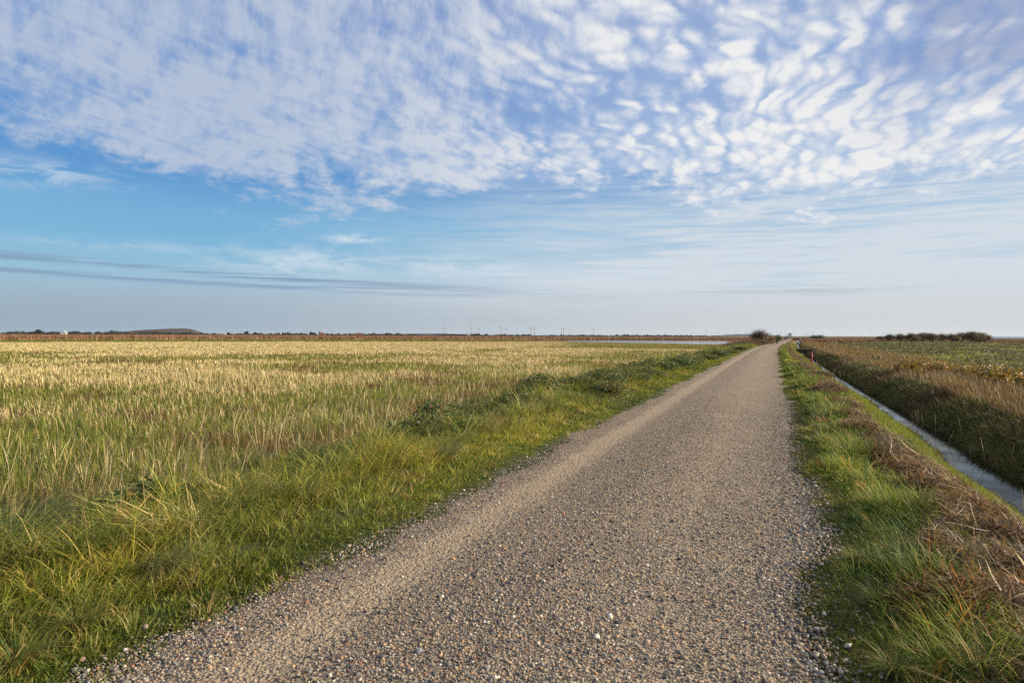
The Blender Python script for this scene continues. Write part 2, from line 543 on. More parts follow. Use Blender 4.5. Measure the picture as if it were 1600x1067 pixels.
stp = [(p_, (c_[0] * 1.03, c_[1] * .98, c_[2] * .90)) for p_, c_ in stp]
r1 = ramp(stp, 'CONSTANT'); nt.links.new(sep(vo.outputs['Color']), r1.inputs[0])
r2 = ramp(stp, 'CONSTANT'); nt.links.new(sep(vo2.outputs['Color']), r2.inputs[0])
nzl = N(nt, 'ShaderNodeTexNoise'); nzl.inputs['Scale'].default_value = 1.3; nzl.inputs['Detail'].default_value = 6; nzl.inputs['Roughness'].default_value = .65
nt.links.new(geo.outputs['Position'], nzl.inputs['Vector'])
nzf = N(nt, 'ShaderNodeTexNoise'); nzf.inputs['Scale'].default_value = 90; nzf.inputs['Detail'].default_value = 4
nt.links.new(geo.outputs['Position'], nzf.inputs['Vector'])
sandr = ramp([(.3, (.29, .21, .13)), (.7, (.48, .36, .23))]); nt.links.new(nzf.outputs['Fac'], sandr.inputs[0])
stones = mixn(mathn('GREATER_THAN', vo2.outputs['Distance'], .36), r2.outputs[0], r1.outputs[0])
# sandy share: two wheel tracks in lane coordinates
trk = ramp([(0, (.10,) * 3), (.12, (.12,) * 3), (.165, (.22,) * 3), (.215, (1.1,) * 3), (.255, (1.1,) * 3), (.31, (.26,) * 3), (.45, (.24,) * 3), (.58, (.40,) * 3), (.66, (.62,) * 3), (.78, (.55,) * 3), (.90, (.15,) * 3), (1, (.05,) * 3)])
u = mathn('ADD', mathn('DIVIDE', mathn('ADD', lx.outputs[0], 3.3), 4.0), mathn('MULTIPLY', mathn('SUBTRACT', nzl.outputs['Fac'], .5), .10))
nt.links.new(u, trk.inputs[0])
sf = mathn('ADD', sep(trk.outputs[0]), mathn('MULTIPLY', mathn('SUBTRACT', nzl.outputs['Fac'], .5), .8))
sf2 = N(nt, 'ShaderNodeMapRange'); sf2.interpolation_type = 'SMOOTHSTEP'; nt.links.new(mathn('ADD', sf, mathn('MULTIPLY', mathn('SUBTRACT', sep(vo.outputs['Color']), .5), .9)), sf2.inputs[0])
sf2.inputs[1].default_value = .25; sf2.inputs[2].default_value = .75
colr = mixn(sf2.outputs[0], stones, sandr.outputs[0])
gapf = N(nt, 'ShaderNodeMapRange'); nt.links.new(vo.outputs['Distance'], gapf.inputs[0]); gapf.inputs[1].default_value = .35; gapf.inputs[2].default_value = .75
colr = mixn(mathn('MULTIPLY', gapf.outputs[0], .6), colr, (.15, .11, .075))
nt.links.new(colr, d.inputs['Base Color'])
b1 = N(nt, 'ShaderNodeBump'); b1.invert = True; b1.inputs['Strength'].default_value = .8; b1.inputs['Distance'].default_value = .012
nt.links.new(vo.outputs['Distance'], b1.inputs['Height'])
b2 = N(nt, 'ShaderNodeBump'); b2.invert = True; b2.inputs['Strength'].default_value = .6; b2.inputs['Distance'].default_value = .02
nt.links.new(vo2.outputs['Distance'], b2.inputs['Height']); nt.links.new(b1.outputs[0], b2.inputs['Normal'])
nt.links.new(b2.outputs[0], d.inputs['Normal'])
nt.links.new(d.outputs[0], out.inputs[0])

ry = np.concatenate([np.arange(-20, 0, 1.), np.arange(0, 30, .2), np.arange(30, 120, 1.), np.arange(120, 420, 5.)])
rs = np.linspace(0, 1, 27)
le = -3.05 + (fb(ry * .9, ry * 0 + 3) - .5) * .7 - .2 * sst(ry, 8, 1) * 0
def redge(Y): return .06 + .22 * sst(Y, 3, 7.5) + (fb(Y * .9, np.asarray(Y) * 0 + 13) - .5) * .5


re = redge(ry) + .12
RS = le[:, None] * (1 - rs) + re[:, None] * rs
RY = ry[:, None] + 0 * RS
RX = RS + bend(RY)
RZ = terr(RX, RY) + .012
RZ[:, 0] -= .03; RZ[:, -1] -= .03
nr, nc = RX.shape
idx = np.arange(nr * nc).reshape(nr, nc)
quads = np.stack([idx[:-1, :-1], idx[:-1, 1:], idx[1:, 1:], idx[1:, :-1]], -1).reshape(-1, 4)
road = mesh_np('gravel_road', np.stack([RX, RY, RZ], -1).reshape(-1, 3), quads, mat=M_road, smooth=True, uv=np.stack([RS, RY, 0 * RS], -1).reshape(-1, 3))
tag(road, kind='structure')


def ico():
    bm = bmesh.new(); bmesh.ops.create_icosphere(bm, subdivisions=1, radius=1)
    V = np.array([v.co[:] for v in bm.verts]); T = np.array([[v.index for v in f.verts] for f in bm.faces]); bm.free()
    return V, T


IV, IT = ico()


def pebbles(P, r, col):
    n = len(P); k = len(IV)
    V = IV[None] * (1 + (rng.random((n, k, 1)) - .5) * .45)
    sc = np.stack([rng.uniform(.8, 1.35, n), rng.uniform(.7, 1.0, n), rng.uniform(.45, .8, n)], -1) * r[:, None]
    V = V * sc[:, None, :]
    a = rng.uniform(0, 2 * PI, n); t = rng.uniform(-.5, .5, n)
    ct, s_t = np.cos(t)[:, None], np.sin(t)[:, None]
    V = np.stack([V[..., 0], V[..., 1] * ct - V[..., 2] * s_t, V[..., 1] * s_t + V[..., 2] * ct], -1)
    c, s_ = np.cos(a)[:, None], np.sin(a)[:, None]
    V = np.stack([V[..., 0] * c - V[..., 1] * s_, V[..., 0] * s_ + V[..., 1] * c, V[..., 2]], -1) + P[:, None, :]
    T = (IT[None] + (np.arange(n) * k)[:, None, None]).reshape(-1, 3)
    return V.reshape(-1, 3), T, np.repeat(col, k, 0)


n = 260000
Yp = 1.8 * (24 / 1.8) ** rng.random(n)
Sp = rng.uniform(-3.15, .56, n)
Xp = Sp + bend(Yp)
tr = np.interp(Sp, [-3.3, -2.75, -2.45, -2.15, -1.9, -1.2, -.75, -.3, .0, .4, .65], [.85, .7, .10, .12, .7, .95, .5, .55, 1, 1, .25])
tr = tr * (.35 + 1.3 * fb(Xp * 2.2, Yp * 1.2))
tr = tr * sst(Yp, 24, 10) * sst(Sp, -3.2, -2.85 )
ed = redge(Yp); tr = tr * (.10 + .90 * sst(Sp, ed + .22, ed - .06)) * (1 - .9 * sst(Sp, ed + .1, ed + .5))
keep = rng.random(n) < tr
Xp, Yp, Sp = Xp[keep], Yp[keep], Sp[keep]
rp = np.exp(rng.normal(math.log(.0045), .45, len(Xp)))
coarse = 1 + .5 * sst(Sp, -.15, .3) + .1 * sst(Sp, -2.7, -3.1)
rp = np.clip(rp * coarse, .0025, .020)
ci = rng.choice(len(PEB), len(Xp), p=PW)
pc = np.array(PEB)[ci] * rng.uniform(.75, 1.25, (len(Xp), 1))
Zp = terr(Xp, Yp) + .012 + rp * .18
V, T, C = pebbles(np.stack([Xp, Yp, Zp], -1), rp, pc)
go = mesh_np('gravel', V, None, T, C, M_pebble, smooth=True)
tag(go, kind='stuff')

# ------------------------------------------------------------------ grass blades
def blades(P, h, w, az_, p0, p1, col, seg=2, prof=None, facing=None, tip=None):
    n = len(P)
    if prof is None: prof = {2: [1, .75, 0], 3: [1, .9, .6, 0], 4: [.9, 1, .8, .5, 0]}[seg]
    dirv = np.stack([np.cos(az_), np.sin(az_), np.zeros(n)], -1)
    if facing is None: facing = az_ + rng.normal(0, .7, n)
    side = np.stack([-np.sin(facing), np.cos(facing), np.zeros(n)], -1)
    k = 2 * seg + 1
    V = np.empty((n, k, 3), np.float32); C = np.empty((n, k, 3), np.float32)
    pos = P.copy()
    for i in range(seg + 1):
        if i:
            ph = p0 + p1 * ((i - .5) / seg)
            pos = pos + (h / seg)[:, None] * (np.sin(ph)[:, None] * dirv + np.cos(ph)[:, None] * np.array([0, 0, 1.]))
        cc = col if tip is None else col * (1 - (i / seg) ** 1.5) + tip * (i / seg) ** 1.5
        if i < seg:
            o = side * (w * prof[i] * .5)[:, None]
            V[:, 2 * i] = pos - o; V[:, 2 * i + 1] = pos + o
            C[:, 2 * i] = cc; C[:, 2 * i + 1] = cc
        else:
            V[:, 2 * i] = pos; C[:, 2 * i] = cc
    b = (np.arange(n) * k)[:, None]
    Q = np.concatenate([b + np.array([[2 * i, 2 * i + 1, 2 * i + 3, 2 * i + 2]]) for i in range(seg - 1)]) if seg > 1 else np.zeros((0, 4), int)
    T = b + np.array([[2 * seg - 2, 2 * seg - 1, 2 * seg]])
    return V.reshape(-1, 3), Q, T, C.reshape(-1, 3)


class Bag:
    def __init__(s): s.v = []; s.q = []; s.t = []; s.c = []; s.n = 0
    def add(s, r):
        v, q, t, c = r
        s.v.append(v); s.q.append(q + s.n); s.t.append(t + s.n); s.c.append(c); s.n += len(v)
    def build(s, name, mat, parent=None):
        return mesh_np(name, np.concatenate(s.v), np.concatenate(s.q), np.concatenate(s.t), np.concatenate(s.c), mat, parent)


def seen(X, Y, m=4.0, dmin=1.6):
    a = X * RGT[0] + Y * RGT[1]; b = X * FWD[0] + Y * FWD[1]
    lim = math.tan(rad(36.9 + m))
    return (b > -.5) & (np.abs(a) < lim * (b + .0) + 1.2) & (np.hypot(X, Y) > dmin)


def pick(pal, wts, n, var=.2):
    wts = np.array(wts, float); ci = rng.choice(len(pal), n, p=wts / wts.sum())
    return np.array(pal)[ci] * rng.uniform(1 - var, 1 + var, (n, 1))


def wmin(w, X, Y, k=.00065): return np.maximum(w, np.hypot(X, Y) * k)


GRN = [(.15, .185, .024), (.215, .23, .032), (.085, .125, .022), (.28, .255, .048), (.33, .27, .10), (.45, .33, .14), (.28, .16, .05)]
GRN_W = [.27, .27, .16, .14, .08, .05, .03]


def clumps(S, Y, n_each, r, H, Hv, wd, flop, pal, wts, bag, seg=3, biasdir=None, biasw=0.0, kw=.00085):
    """tufts whose blades radiate out of a shared foot"""
    M = len(S)
    cc = pick(pal, wts, M, .38)
    rep = np.repeat(np.arange(M), n_each)
    n = len(rep)
    a = rng.uniform(0, 2 * PI, n); q = np.sqrt(rng.random(n)) * r[rep]
    y = Y[rep] + np.sin(a) * q; x = S[rep] + bend(Y[rep]) + np.cos(a) * q
    ok = seen(x, y)
    x, y, a, q, rep = x[ok], y[ok], a[ok], q[ok], rep[ok]; n = len(x)
    pt = vn(x * 1.25 + 20, y * .95 + 5)[:, None]
    P = np.stack([x, y, terr(x, y) - .005], -1)
    h = H[rep] * rng.uniform(1 - Hv, 1 + Hv, n) * (1 - .35 * q / (r[rep] + 1e-6))
    if biasdir is not None:
        bd = biasdir[rep]
        ax = np.cos(a) * (1 - biasw) + np.cos(bd) * biasw * 1.4; ay = np.sin(a) * (1 - biasw) + np.sin(bd) * biasw * 1.4
        a = np.arctan2(ay, ax)
    a = a + rng.normal(0, .5, n)
    fl = flop[rep]
    p0 = rng.uniform(.02, .35, n) + fl * .25; p1 = rng.uniform(.2, 1.1, n) + fl * rng.uniform(.6, 1.3, n)
    col = cc[rep] * rng.uniform(.75, 1.25, (n, 1)); own = pick(pal, wts, n, .2); m = rng.random((n, 1)) < .35
    col = np.where(m, own, col) * (np.array([.64, .75, .76]) + np.array([1.0, .78, .52]) * pt)
    tip = col * np.array([1.25, 1.08, .9])
    bag.add(blades(P, h, wmin(wd * rng.uniform(.6, 1.4, n), x, y, kw), a, p0, p1, col, seg, tip=tip))


def stripY(n, y0, y1, off=2.0):
    return (y0 + off) * ((y1 + off) / (y0 + off)) ** rng.random(n) - off


# left verge
bag = Bag()
M = 11000
Y = stripY(M, 1.2, 150); S = rng.uniform(-6.6, -2.85, M)
edge_n = (fb(Y * 1.1, Y * 0 + 4) - .5) * .75
S = np.where(S > -3.15 + edge_n, S - rng.uniform(.0, 2.5, M), S)
t = sst(S, -3.0, -4.3)
H = (.06 + .25 * t) * rng.uniform(.6, 1.45, M) * (.75 + .5 * fb(S * 1.5 + bend(Y), Y * 1.5))
hollow = sst(S, -5.7, -6.5)
H = H * (1 - .25 * hollow) * (.45 + 1.1 * vn(S * 1.1 + 70, Y * 1.1)) * np.where(rng.random(M) < .08, 1.5, 1)
pal, wts = GRN, GRN_W
clumps(S, Y, 21, .05 + .10 * rng.random(M) + .05 * t, H, .45, .0070, .25 + .75 * rng.random(M) * t, pal, wts, bag, 3, rng.normal(PI * .15, 1.2, M), .35)
M = 620
Y = stripY(M, 2.0, 120); S = rng.uniform(-6.3, -4.0, M); sz_ = rng.uniform(.6, 1.25, M)
clumps(S, Y, 110, .10 + .13 * rng.random(M), .52 * sz_,   .45, .0078, .5 + 1.0 * rng.random(M), [(.10, .14, .028), (.17, .20, .045), (.07, .10, .022), (.27, .26, .085), (.40, .33, .15), (.14, .10, .04)], [4, 4, 3, 3, 1.5, 1], bag, 3, rng.normal(PI * .3, 1.5, M), .45)
# low mossy edge plants creeping on the gravel
M = 3500
Y = stripY(M, 1.2, 60); S = -3.0 - .35 * rng.random(M) ** .7 + (fb(Y * 1.3, Y * 0 + 8) - .5) * .55
clumps(S, Y, 16, .04 + .07 * rng.random(M), .03 + .04 * rng.random(M), .4, .006, .5 + 0 * S, [(.11, .15, .02), (.17, .19, .025), (.07, .10, .02)], [4, 4, 3], bag, 2, None, 0)
vg = bag.build('verge_grass', M_blade); tag(vg, kind='stuff')

# ---- tall grass tussocks on the left verge: each a thing
def tussock_mesh(name, nb, L, flopd, cols, wts, spread=.16, w=.0055, lean=None, leanw=0.0, upright=0.0):
    a = rng.uniform(0, 2 * PI, nb); q = np.sqrt(rng.random(nb)) * spread
    P = np.stack([np.cos(a) * q, np.sin(a) * q, np.full(nb, -.03)], -1)
    if lean is not None:
        a = np.arctan2(np.sin(a) * (1 - leanw) + math.sin(lean) * leanw * 1.5, np.cos(a) * (1 - leanw) + math.cos(lean) * leanw * 1.5)
    a = a + rng.normal(0, .4, nb)
    h = L * rng.uniform(.5, 1.15, nb)
    p0 = rng.uniform(.05, .5, nb) * (1 - upright); p1 = rng.uniform(.7, 1.9, nb) * flopd
    col = pick(cols, wts, nb, .22)
    r = blades(P, h, w * rng.uniform(.6, 1.4, nb), a, p0, p1, col, 4, tip=col * np.array([1.2, 1.05, .9]))
    o = mesh_np(name, *r[:3], r[3], M_blade)
    return o


T_spec = []   # (px, py of the foot on the verge, size, proto index, label)
tus = [
    (120, 985, .30, 2, 'broad-bladed yellowing grass tuft at the gravel edge in the lower left corner'),
    (25, 1045, .30, 2, 'broad green grass tuft cut by the bottom left corner beside the gravel'),
    (40, 850, .95, 0, 'long dark green tussock combed flat at the left edge of the verge'),
    (150, 830, 1.0, 1, 'long pale green tussock swept sideways beside the dark hollow'),
    (330, 770, .70, 1, 'blue-green tussock under the tall straw stems left of the verge crest'),
    (385, 735, .6, 1, 'grey-green spiky tussock standing against the straw'),
    (455, 745, .65, 0, 'bushy dark tussock on the crest between pale grey tufts'),
    (590, 690, .75, 0, 'dark tussock with a shaded hollow at its foot, mid verge'),
    (660, 690, .6, 1, 'pale arching tussock right of the shaded hollow'),
    (735, 640, .75, 0, 'tall grey-green tussock at the crest, first of the farther row'),
    (790, 625, .75, 0, 'dense dark green tussock on the crest beyond the grey-green one'),
    (835, 610, .8, 0, 'dark rounded tussock on the crest just before the leafy shrubs'),
    (250, 900, .45, 1, 'olive grass tuft halfway up the verge above the corner tufts'),
    (560, 760, .32, 2, 'yellowish grass tuft on the verge slope near the gravel'),
    (1545, 1052, .26, 2, 'broad green grass tuft at the bottom edge beside the tangled straw heap'),
    (1400, 1058, .24, 2, 'broad-bladed green tuft at the bottom edge, right of the mossy gravel'),
    (1372, 945, .22, 2, 'yellow-tipped grass tuft on the right verge where the moss ends'),
    (1338, 880, .22, 2, 'small broad-bladed tuft higher on the right verge'),
    (690, 720, .45, 1, 'low arching grass tuft on the slope under the shaded hollow'),
]
D0 = [(.075, .115, .03), (.11, .145, .04), (.16, .175, .06), (.33, .28, .13)]
D1 = [(.13, .17, .05), (.20, .22, .075), (.29, .28, .11), (.42, .34, .16)]
D2 = [(.10, .16, .03), (.17, .19, .04), (.36, .27, .08), (.32, .18, .06)]
protos = {}


def hit_terrain(px, py):
    r = ray(px, py); t = 1.5
    while t < 400:
        p = r * t
        if p[2] + CH <= terr(p[0], p[1]): break
        t *= 1.004
    p = r * t
    return np.array([p[0], p[1], float(terr(p[0], p[1]))])


for px, py, sz, k, lab in tus:
    p = hit_terrain(px, py)
    if k not in protos:
        o = tussock_mesh('grass_tussock', [420, 420, 260][k], 1.0, [1.1, 1.1, 1.2][k], [D0, D1, D2][k], [[4, 4, 2, 1], [4, 4, 2, 1], [4, 4, 2, 1]][k], [.22, .2, .10][k], [.009, .009, .013][k], PI * [.1, .12, .5][k], [.45, .5, .1][k])
        protos[k] = o
    else:
        o = protos[k].copy(); COL.objects.link(o)
    o.location = [float(v) for v in p]; o.scale = (sz, sz, sz * .9); o.rotation_euler = (0, 0, rng.uniform(-.5, .5))
    tag(o, lab, 'tussock', 'grass tufts on the right verge' if px > 1200 else 'tall tussocks on the left verge')

# ---- low leafy weeds matted along the crest
n = 130000
Y = stripY(n, 4, 130, 4); cr = -5.05 + (fb(Y * .5, Y * 0 + 33) - .5) * 1.1; S = cr + rng.normal(0, .42, n); X = S + bend(Y)
wz = sst(fb(X * .9 + 50, Y * .45, 3) + .10 * sst(Y, 8, 22), .47, .60)
m = seen(X, Y) & (rng.random(n) < wz * np.exp(-((S - cr) / .6) ** 2)); X, Y, S, wz = X[m], Y[m], S[m], wz[m]; n = len(X)
hh_ = (.10 + .50 * fb(X * 1.4, Y * .9 + 9, 3)) * wz * rng.random(n) ** .55
P = np.stack([X, Y, terr(X, Y) + hh_], -1)
u = rng.normal(size=(n, 3)); u[:, 2] *= .6; u /= np.linalg.norm(u, axis=1)[:, None]
v = np.cross(u, rng.normal(size=(n, 3))); v /= np.linalg.norm(v, axis=1)[:, None]
lz = np.maximum(.055 * rng.uniform(.6, 1.5, n), np.hypot(X, Y) * .0013)[:, None]
V = np.stack([P - u * lz * .5, P + v * lz * .26, P + u * lz * .5, P - v * lz * .26], 1).reshape(-1, 3)
C = pick([(.075, .11, .028), (.12, .155, .036), (.05, .075, .022), (.18, .19, .05), (.16, .10, .045), (.34, .22, .04)], [4, 3.5, 3, 2, 1.5, .5], n, .3)
wd_o = mesh_np('verge_weeds', V, np.arange(n * 4).reshape(-1, 4), None, np.repeat(C, 4, 0), M_leaf); tag(wd_o, kind='stuff')

# ---- straw field
def polar(n, d0, d1, a0, a1, law=0):
    a = np.radians(rng.uniform(a0, a1, n)) - TH
    dd = d0 + (d1 - d0) * rng.random(n) if law == 0 else d0 * (d1 / d0) ** rng.random(n)
    return dd * np.sin(a), dd * np.cos(a), dd


FAR = 206.0


def field_ok(X, Y, dd):
    s = X - bend(Y)
    azd = np.degrees(np.arctan2(X * RGT[0] + Y * RGT[1], X * FWD[0] + Y * FWD[1]))
    lim = np.interp(azd, [-45, 0, 4, 8, 12, 18, 24], [FAR, FAR, 200, 182, 170, 152, 148])
    return (s < -6.0 + (fb(Y * .6, X * 0 + 2) - .5) * 1.0) & (dd < lim)


def straw_density(X, Y):
    n1 = fb(X * .085 + 3, Y * .085, 3); n2 = fb(X * .45, Y * .45 + 7, 2)
    azd = np.degrees(np.arctan2(X * RGT[0] + Y * RGT[1], X * FWD[0] + Y * FWD[1]))
    dd = np.hypot(X, Y)
    pondside = sst(azd, -4, 8) * sst(dd, 60, 130)
    v = sst(n1 * .72 + n2 * .28 + .16 * sst(dd, 60, 140) - .26 * pondside, .45, .62)
    bare = np.exp(-((azd + 37) / 7) ** 2 - ((dd - 84) / 12) ** 2)       # green strip at the left edge
    bare2 = np.exp(-((azd + 15) / 18) ** 2 - ((dd - 62) / 7) ** 2) * .7
    return np.clip(v - 1.2 * bare - bare2, 0.02, 1) * (.05 + .95 * sst(dd, 8, 55) ** .8)


bag = Bag()
X, Y, dd = polar(520000, 6, FAR, -41, 24)
m = field_ok(X, Y, dd) & (rng.random(len(X)) < .05 + .95 * straw_density(X, Y)); X, Y, dd = X[m], Y[m], dd[m]; n = len(X)
P = np.stack([X, Y, terr(X, Y)], -1)
hh = (.16 + .26 * rng.random(n)) * (1 - .4 * sst(dd, 90, 190)) * (.7 + .6 * fb(X * .2, Y * .2))
azf = np.degrees(np.arctan2(X * RGT[0] + Y * RGT[1], X * FWD[0] + Y * FWD[1]))
lowp = sst(azf, 0, 8) * sst(dd, 70, 130)
hh = hh * (1 - .65 * lowp)
stc = pick([(.51, .39, .17), (.60, .48, .25), (.44, .31, .12), (.34, .18, .08), (.34, .30, .08)], [5, 4, 4, 1, 2], n, .2)
wd = wmin(np.where(rng.random(n) < .5, .008, .005), X, Y, .00062)
a = rng.normal(PI * 1.05, 1.3, n)
bag.add(blades(P, hh, wd, a, np.abs(rng.normal(.05, .10, n)), np.abs(rng.normal(.25, .3, n)), stc, 3, prof=[.6, .7, 1.0, 0], facing=rng.uniform(0, 2 * PI, n), tip=stc * 1.15))
# broken leaves hanging off the stems close by
k = np.where(dd < 24)[0]; k = k[rng.random(len(k)) < .8]
Pb = P[k].copy(); hb = hh[k] * rng.uniform(.3, .8, len(k)); Pb[:, 2] += hb
ab = rng.uniform(0, 2 * PI, len(k))
bag.add(blades(Pb, hh[k] * rng.uniform(.2, .45, len(k)), wd[k] * 1.5, ab, rng.uniform(.3, 1.2, len(k)), rng.uniform(.3, 1.5, len(k)), stc[k] * 1.05, 2))
# taller sparse stems along the near margin
X2, Y2, d2 = polar(2600, 6, 26, -41, 15, 1); s2 = X2 - bend(Y2); mm = (s2 < -6.0) & (s2 > -11); X2, Y2 = X2[mm], Y2[mm]; n2_ = len(X2)
h2 = rng.uniform(.4, .75, n2_); c2_ = pick([(.50, .37, .19), (.58, .45, .26), (.40, .25, .12)], [4, 3, 2], n2_)
bag.add(blades(np.stack([X2, Y2, terr(X2, Y2)], -1), h2, wmin(.005 + 0 * X2, X2, Y2), rng.normal(PI * .1, 1.0, n2_), np.abs(rng.normal(.1, .15, n2_)), np.abs(rng.normal(.25, .4, n2_)), c2_, 3, prof=[.6, .7, 1.1, 0], facing=rng.uniform(0, 2 * PI, n2_)))
so = bag.build('straw_grass', M_straw); tag(so, kind='stuff')

bag = Bag()
X, Y, dd = polar(700000, 6, FAR, -41, 24)
m = field_ok(X, Y, dd); X, Y, dd = X[m], Y[m], dd[m]; n = len(X)
red = sst(fb(X * .4 + 31, Y * .4, 2), .52, .68)
P = np.stack([X, Y, terr(X, Y)], -1)
gc = pick([(.15, .185, .022), (.22, .225, .028), (.11, .14, .022), (.28, .235, .045), (.36, .27, .08)], [4, 4.5, 2.5, 2.5, 1.2], n, .22)
rc = pick([(.16, .075, .03), (.20, .10, .035), (.12, .10, .03)], [2, 2, 2], n)
gc = np.where(rng.random((n, 1)) < red[:, None] * .8, rc, gc)
goldf = sst(dd, 90, 170)[:, None] * .45
gc = gc * (1 - goldf) + np.array([.30, .22, .06]) * goldf
bag.add(blades(P, (.10 + .15 * rng.random(n)) * (1 - .45 * sst(dd, 80, 170)) * (1 + .6 * sst(dd, 24, 9)), wmin(.006 + 0 * X, X, Y, .0008), rng.uniform(0, 2 * PI, n), rng.uniform(0, .4, n), rng.uniform(.1, .9, n), gc, 2))
mo = bag.build('meadow_grass', M_blade); tag(mo, kind='stuff')

# ---- green strip and reed belt beyond the field
bag = Bag()
X, Y, dd = polar(30000, 204, 245, -41, 1)
P = np.stack([X, Y, terr(X, Y)], -1); n = len(X)
bag.add(blades(P, rng.uniform(.25, .6, n) * (.5 + fb(X * .2, Y * .2)), .22 + 0 * X, rng.uniform(0, 6.3, n), rng.uniform(0, .4, n), rng.uniform(.2, .8, n), pick([(.09, .12, .025), (.17, .19, .03), (.23, .22, .05)], [3, 3, 2], n), 2))
o = bag.build('rushes', M_blade); tag(o, kind='stuff')
bag = Bag()
X, Y, dd = polar(330000, 238, 420, -41, 21)
azd = np.degrees(np.arctan2(X * RGT[0] + Y * RGT[1], X * FWD[0] + Y * FWD[1]))
start = np.interp(azd, [-45, -10, -2, 3, 8, 18, 24], [240, 246, 262, 290, 322, 322, 322]) + (fb(azd * .7, azd * 0) - .5) * 18
m = dd > start; X, Y, dd, azd, start = X[m], Y[m], dd[m], azd[m], start[m]; n = len(X)
m = rng.random(n) < np.exp(-(dd - start) / 45) + .25; X, Y, dd, azd = X[m], Y[m], dd[m], azd[m]; n = len(X)
P = np.stack([X, Y, terr(X, Y)], -1)
hmax = np.interp(azd, [-45, -22, -8, 0, 24], [2.12, 2.08, 1.84, 1.72, 1.62])
h = hmax * (1.05 - .5 * rng.random(n) ** 2) * (.86 + .28 * fb(X * .16, Y * .05))
base = pick([(.55, .36, .12), (.46, .27, .09), (.36, .18, .06)], [3, 3, 2], n); tipc = pick([(.20, .10, .045), (.26, .14, .06), (.15, .08, .04)], [3, 2, 2], n)
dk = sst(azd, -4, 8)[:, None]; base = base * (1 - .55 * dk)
V_, Q_, T_, C_ = blades(P, h, .085 + 0 * X, rng.normal(PI, .8, n), np.abs(rng.normal(0, .08, n)), np.abs(rng.normal(.15, .15, n)), base, 3, prof=[.7, .8, 1.0, 0], tip=None)
C_ = C_.reshape(n, 7, 3); C_[:, 2:4] = (base * .6 + tipc * .4)[:, None]; C_[:, 4:] = tipc[:, None]
bag.add((V_, Q_, T_, C_.reshape(-1, 3)))
o = bag.build('reed_bed', M_straw); tag(o, kind='stuff')

# ---- pond
M_pond = water_mat('pond_water', (.03, .04, .05), .08, .6, .15)
top = [(872, 532.2), (905, 531.6), (940, 531.2), (1000, 531.5), (1060, 532.0), (1136, 532.6)]
bot = [(1136, 537.8), (1085, 537.6), (1040, 536.4), (1000, 535.6), (950, 535.0), (900, 534.3)]
bm = bmesh.new()
bm.faces.new([bm.verts.new(on_plane(px, py, POND_Z)) for px, py in top + bot][::-1])
bmesh.ops.recalc_face_normals(bm, faces=bm.faces)
pond = bm_obj('pond_water', bm, M_pond); tag(pond, kind='structure')
if pond.data.polygons[0].normal.z < 0: pond.data.flip_normals()

# ---- ditch water
M_ditch, nt, out = newmat('ditch_water')
_g = N(nt, 'ShaderNodeNewGeometry'); _m = N(nt, 'ShaderNodeVectorMath'); _m.operation = 'MULTIPLY'; _m.inputs[1].default_value = (1, .5, 1)
nt.links.new(_g.outputs['Position'], _m.inputs[0])
_n = N(nt, 'ShaderNodeTexNoise'); _n.inputs['Scale'].default_value = 7; _n.inputs['Detail'].default_value = 4; nt.links.new(_m.outputs[0], _n.inputs['Vector'])
_b = N(nt, 'ShaderNodeBump'); _b.inputs['Strength'].default_value = .07; _b.inputs['Distance'].default_value = .015; nt.links.new(_n.outputs['Fac'], _b.inputs['Height'])
_n2 = N(nt, 'ShaderNodeTexNoise'); _n2.inputs['Scale'].default_value = 1.1; _n2.inputs['Detail'].default_value = 5; nt.links.new(_g.outputs['Position'], _n2.inputs['Vector'])
_f = N(nt, 'ShaderNodeFresnel'); _f.inputs['IOR'].default_value = 1.33; nt.links.new(_b.outputs[0], _f.inputs['Normal'])
_mr = N(nt, 'ShaderNodeMapRange'); _mr.inputs[1].default_value = .35; _mr.inputs[2].default_value = .65; _mr.inputs[3].default_value = .45; _mr.inputs[4].default_value = .9; nt.links.new(_n2.outputs['Fac'], _mr.inputs[0])
_k = N(nt, 'ShaderNodeMath'); _k.operation = 'MULTIPLY'; nt.links.new(_f.outputs[0], _k.inputs[0]); nt.links.new(_mr.outputs[0], _k.inputs[1])
_dd = N(nt, 'ShaderNodeBsdfDiffuse'); _dd.inputs['Color'].default_value = (.016, .015, .010, 1)
_gl = N(nt, 'ShaderNodeBsdfGlossy'); _gl.inputs['Roughness'].default_value = .03; nt.links.new(_b.outputs[0], _gl.inputs['Normal'])
_mx = N(nt, 'ShaderNodeMixShader'); nt.links.new(_k.outputs[0], _mx.inputs[0]); nt.links.new(_dd.outputs[0], _mx.inputs[1]); nt.links.new(_gl.outputs[0], _mx.inputs[2]); nt.links.new(_mx.outputs[0], out.inputs[0])
ry = np.concatenate([np.arange(-10, 120, 1.), np.arange(120, 380, 4.)])
V = []; Q = []
for i, y in enumerate(ry):
    V += [(2.7 + float(bend(y)), y, -.70), (4.0 + float(bend(y)), y, -.70)]
    if i: Q.append((2 * i - 2, 2 * i - 1, 2 * i + 1, 2 * i))
dw = mesh_np('ditch_water', np.array(V), np.array(Q), mat=M_ditch); tag(dw, kind='structure')

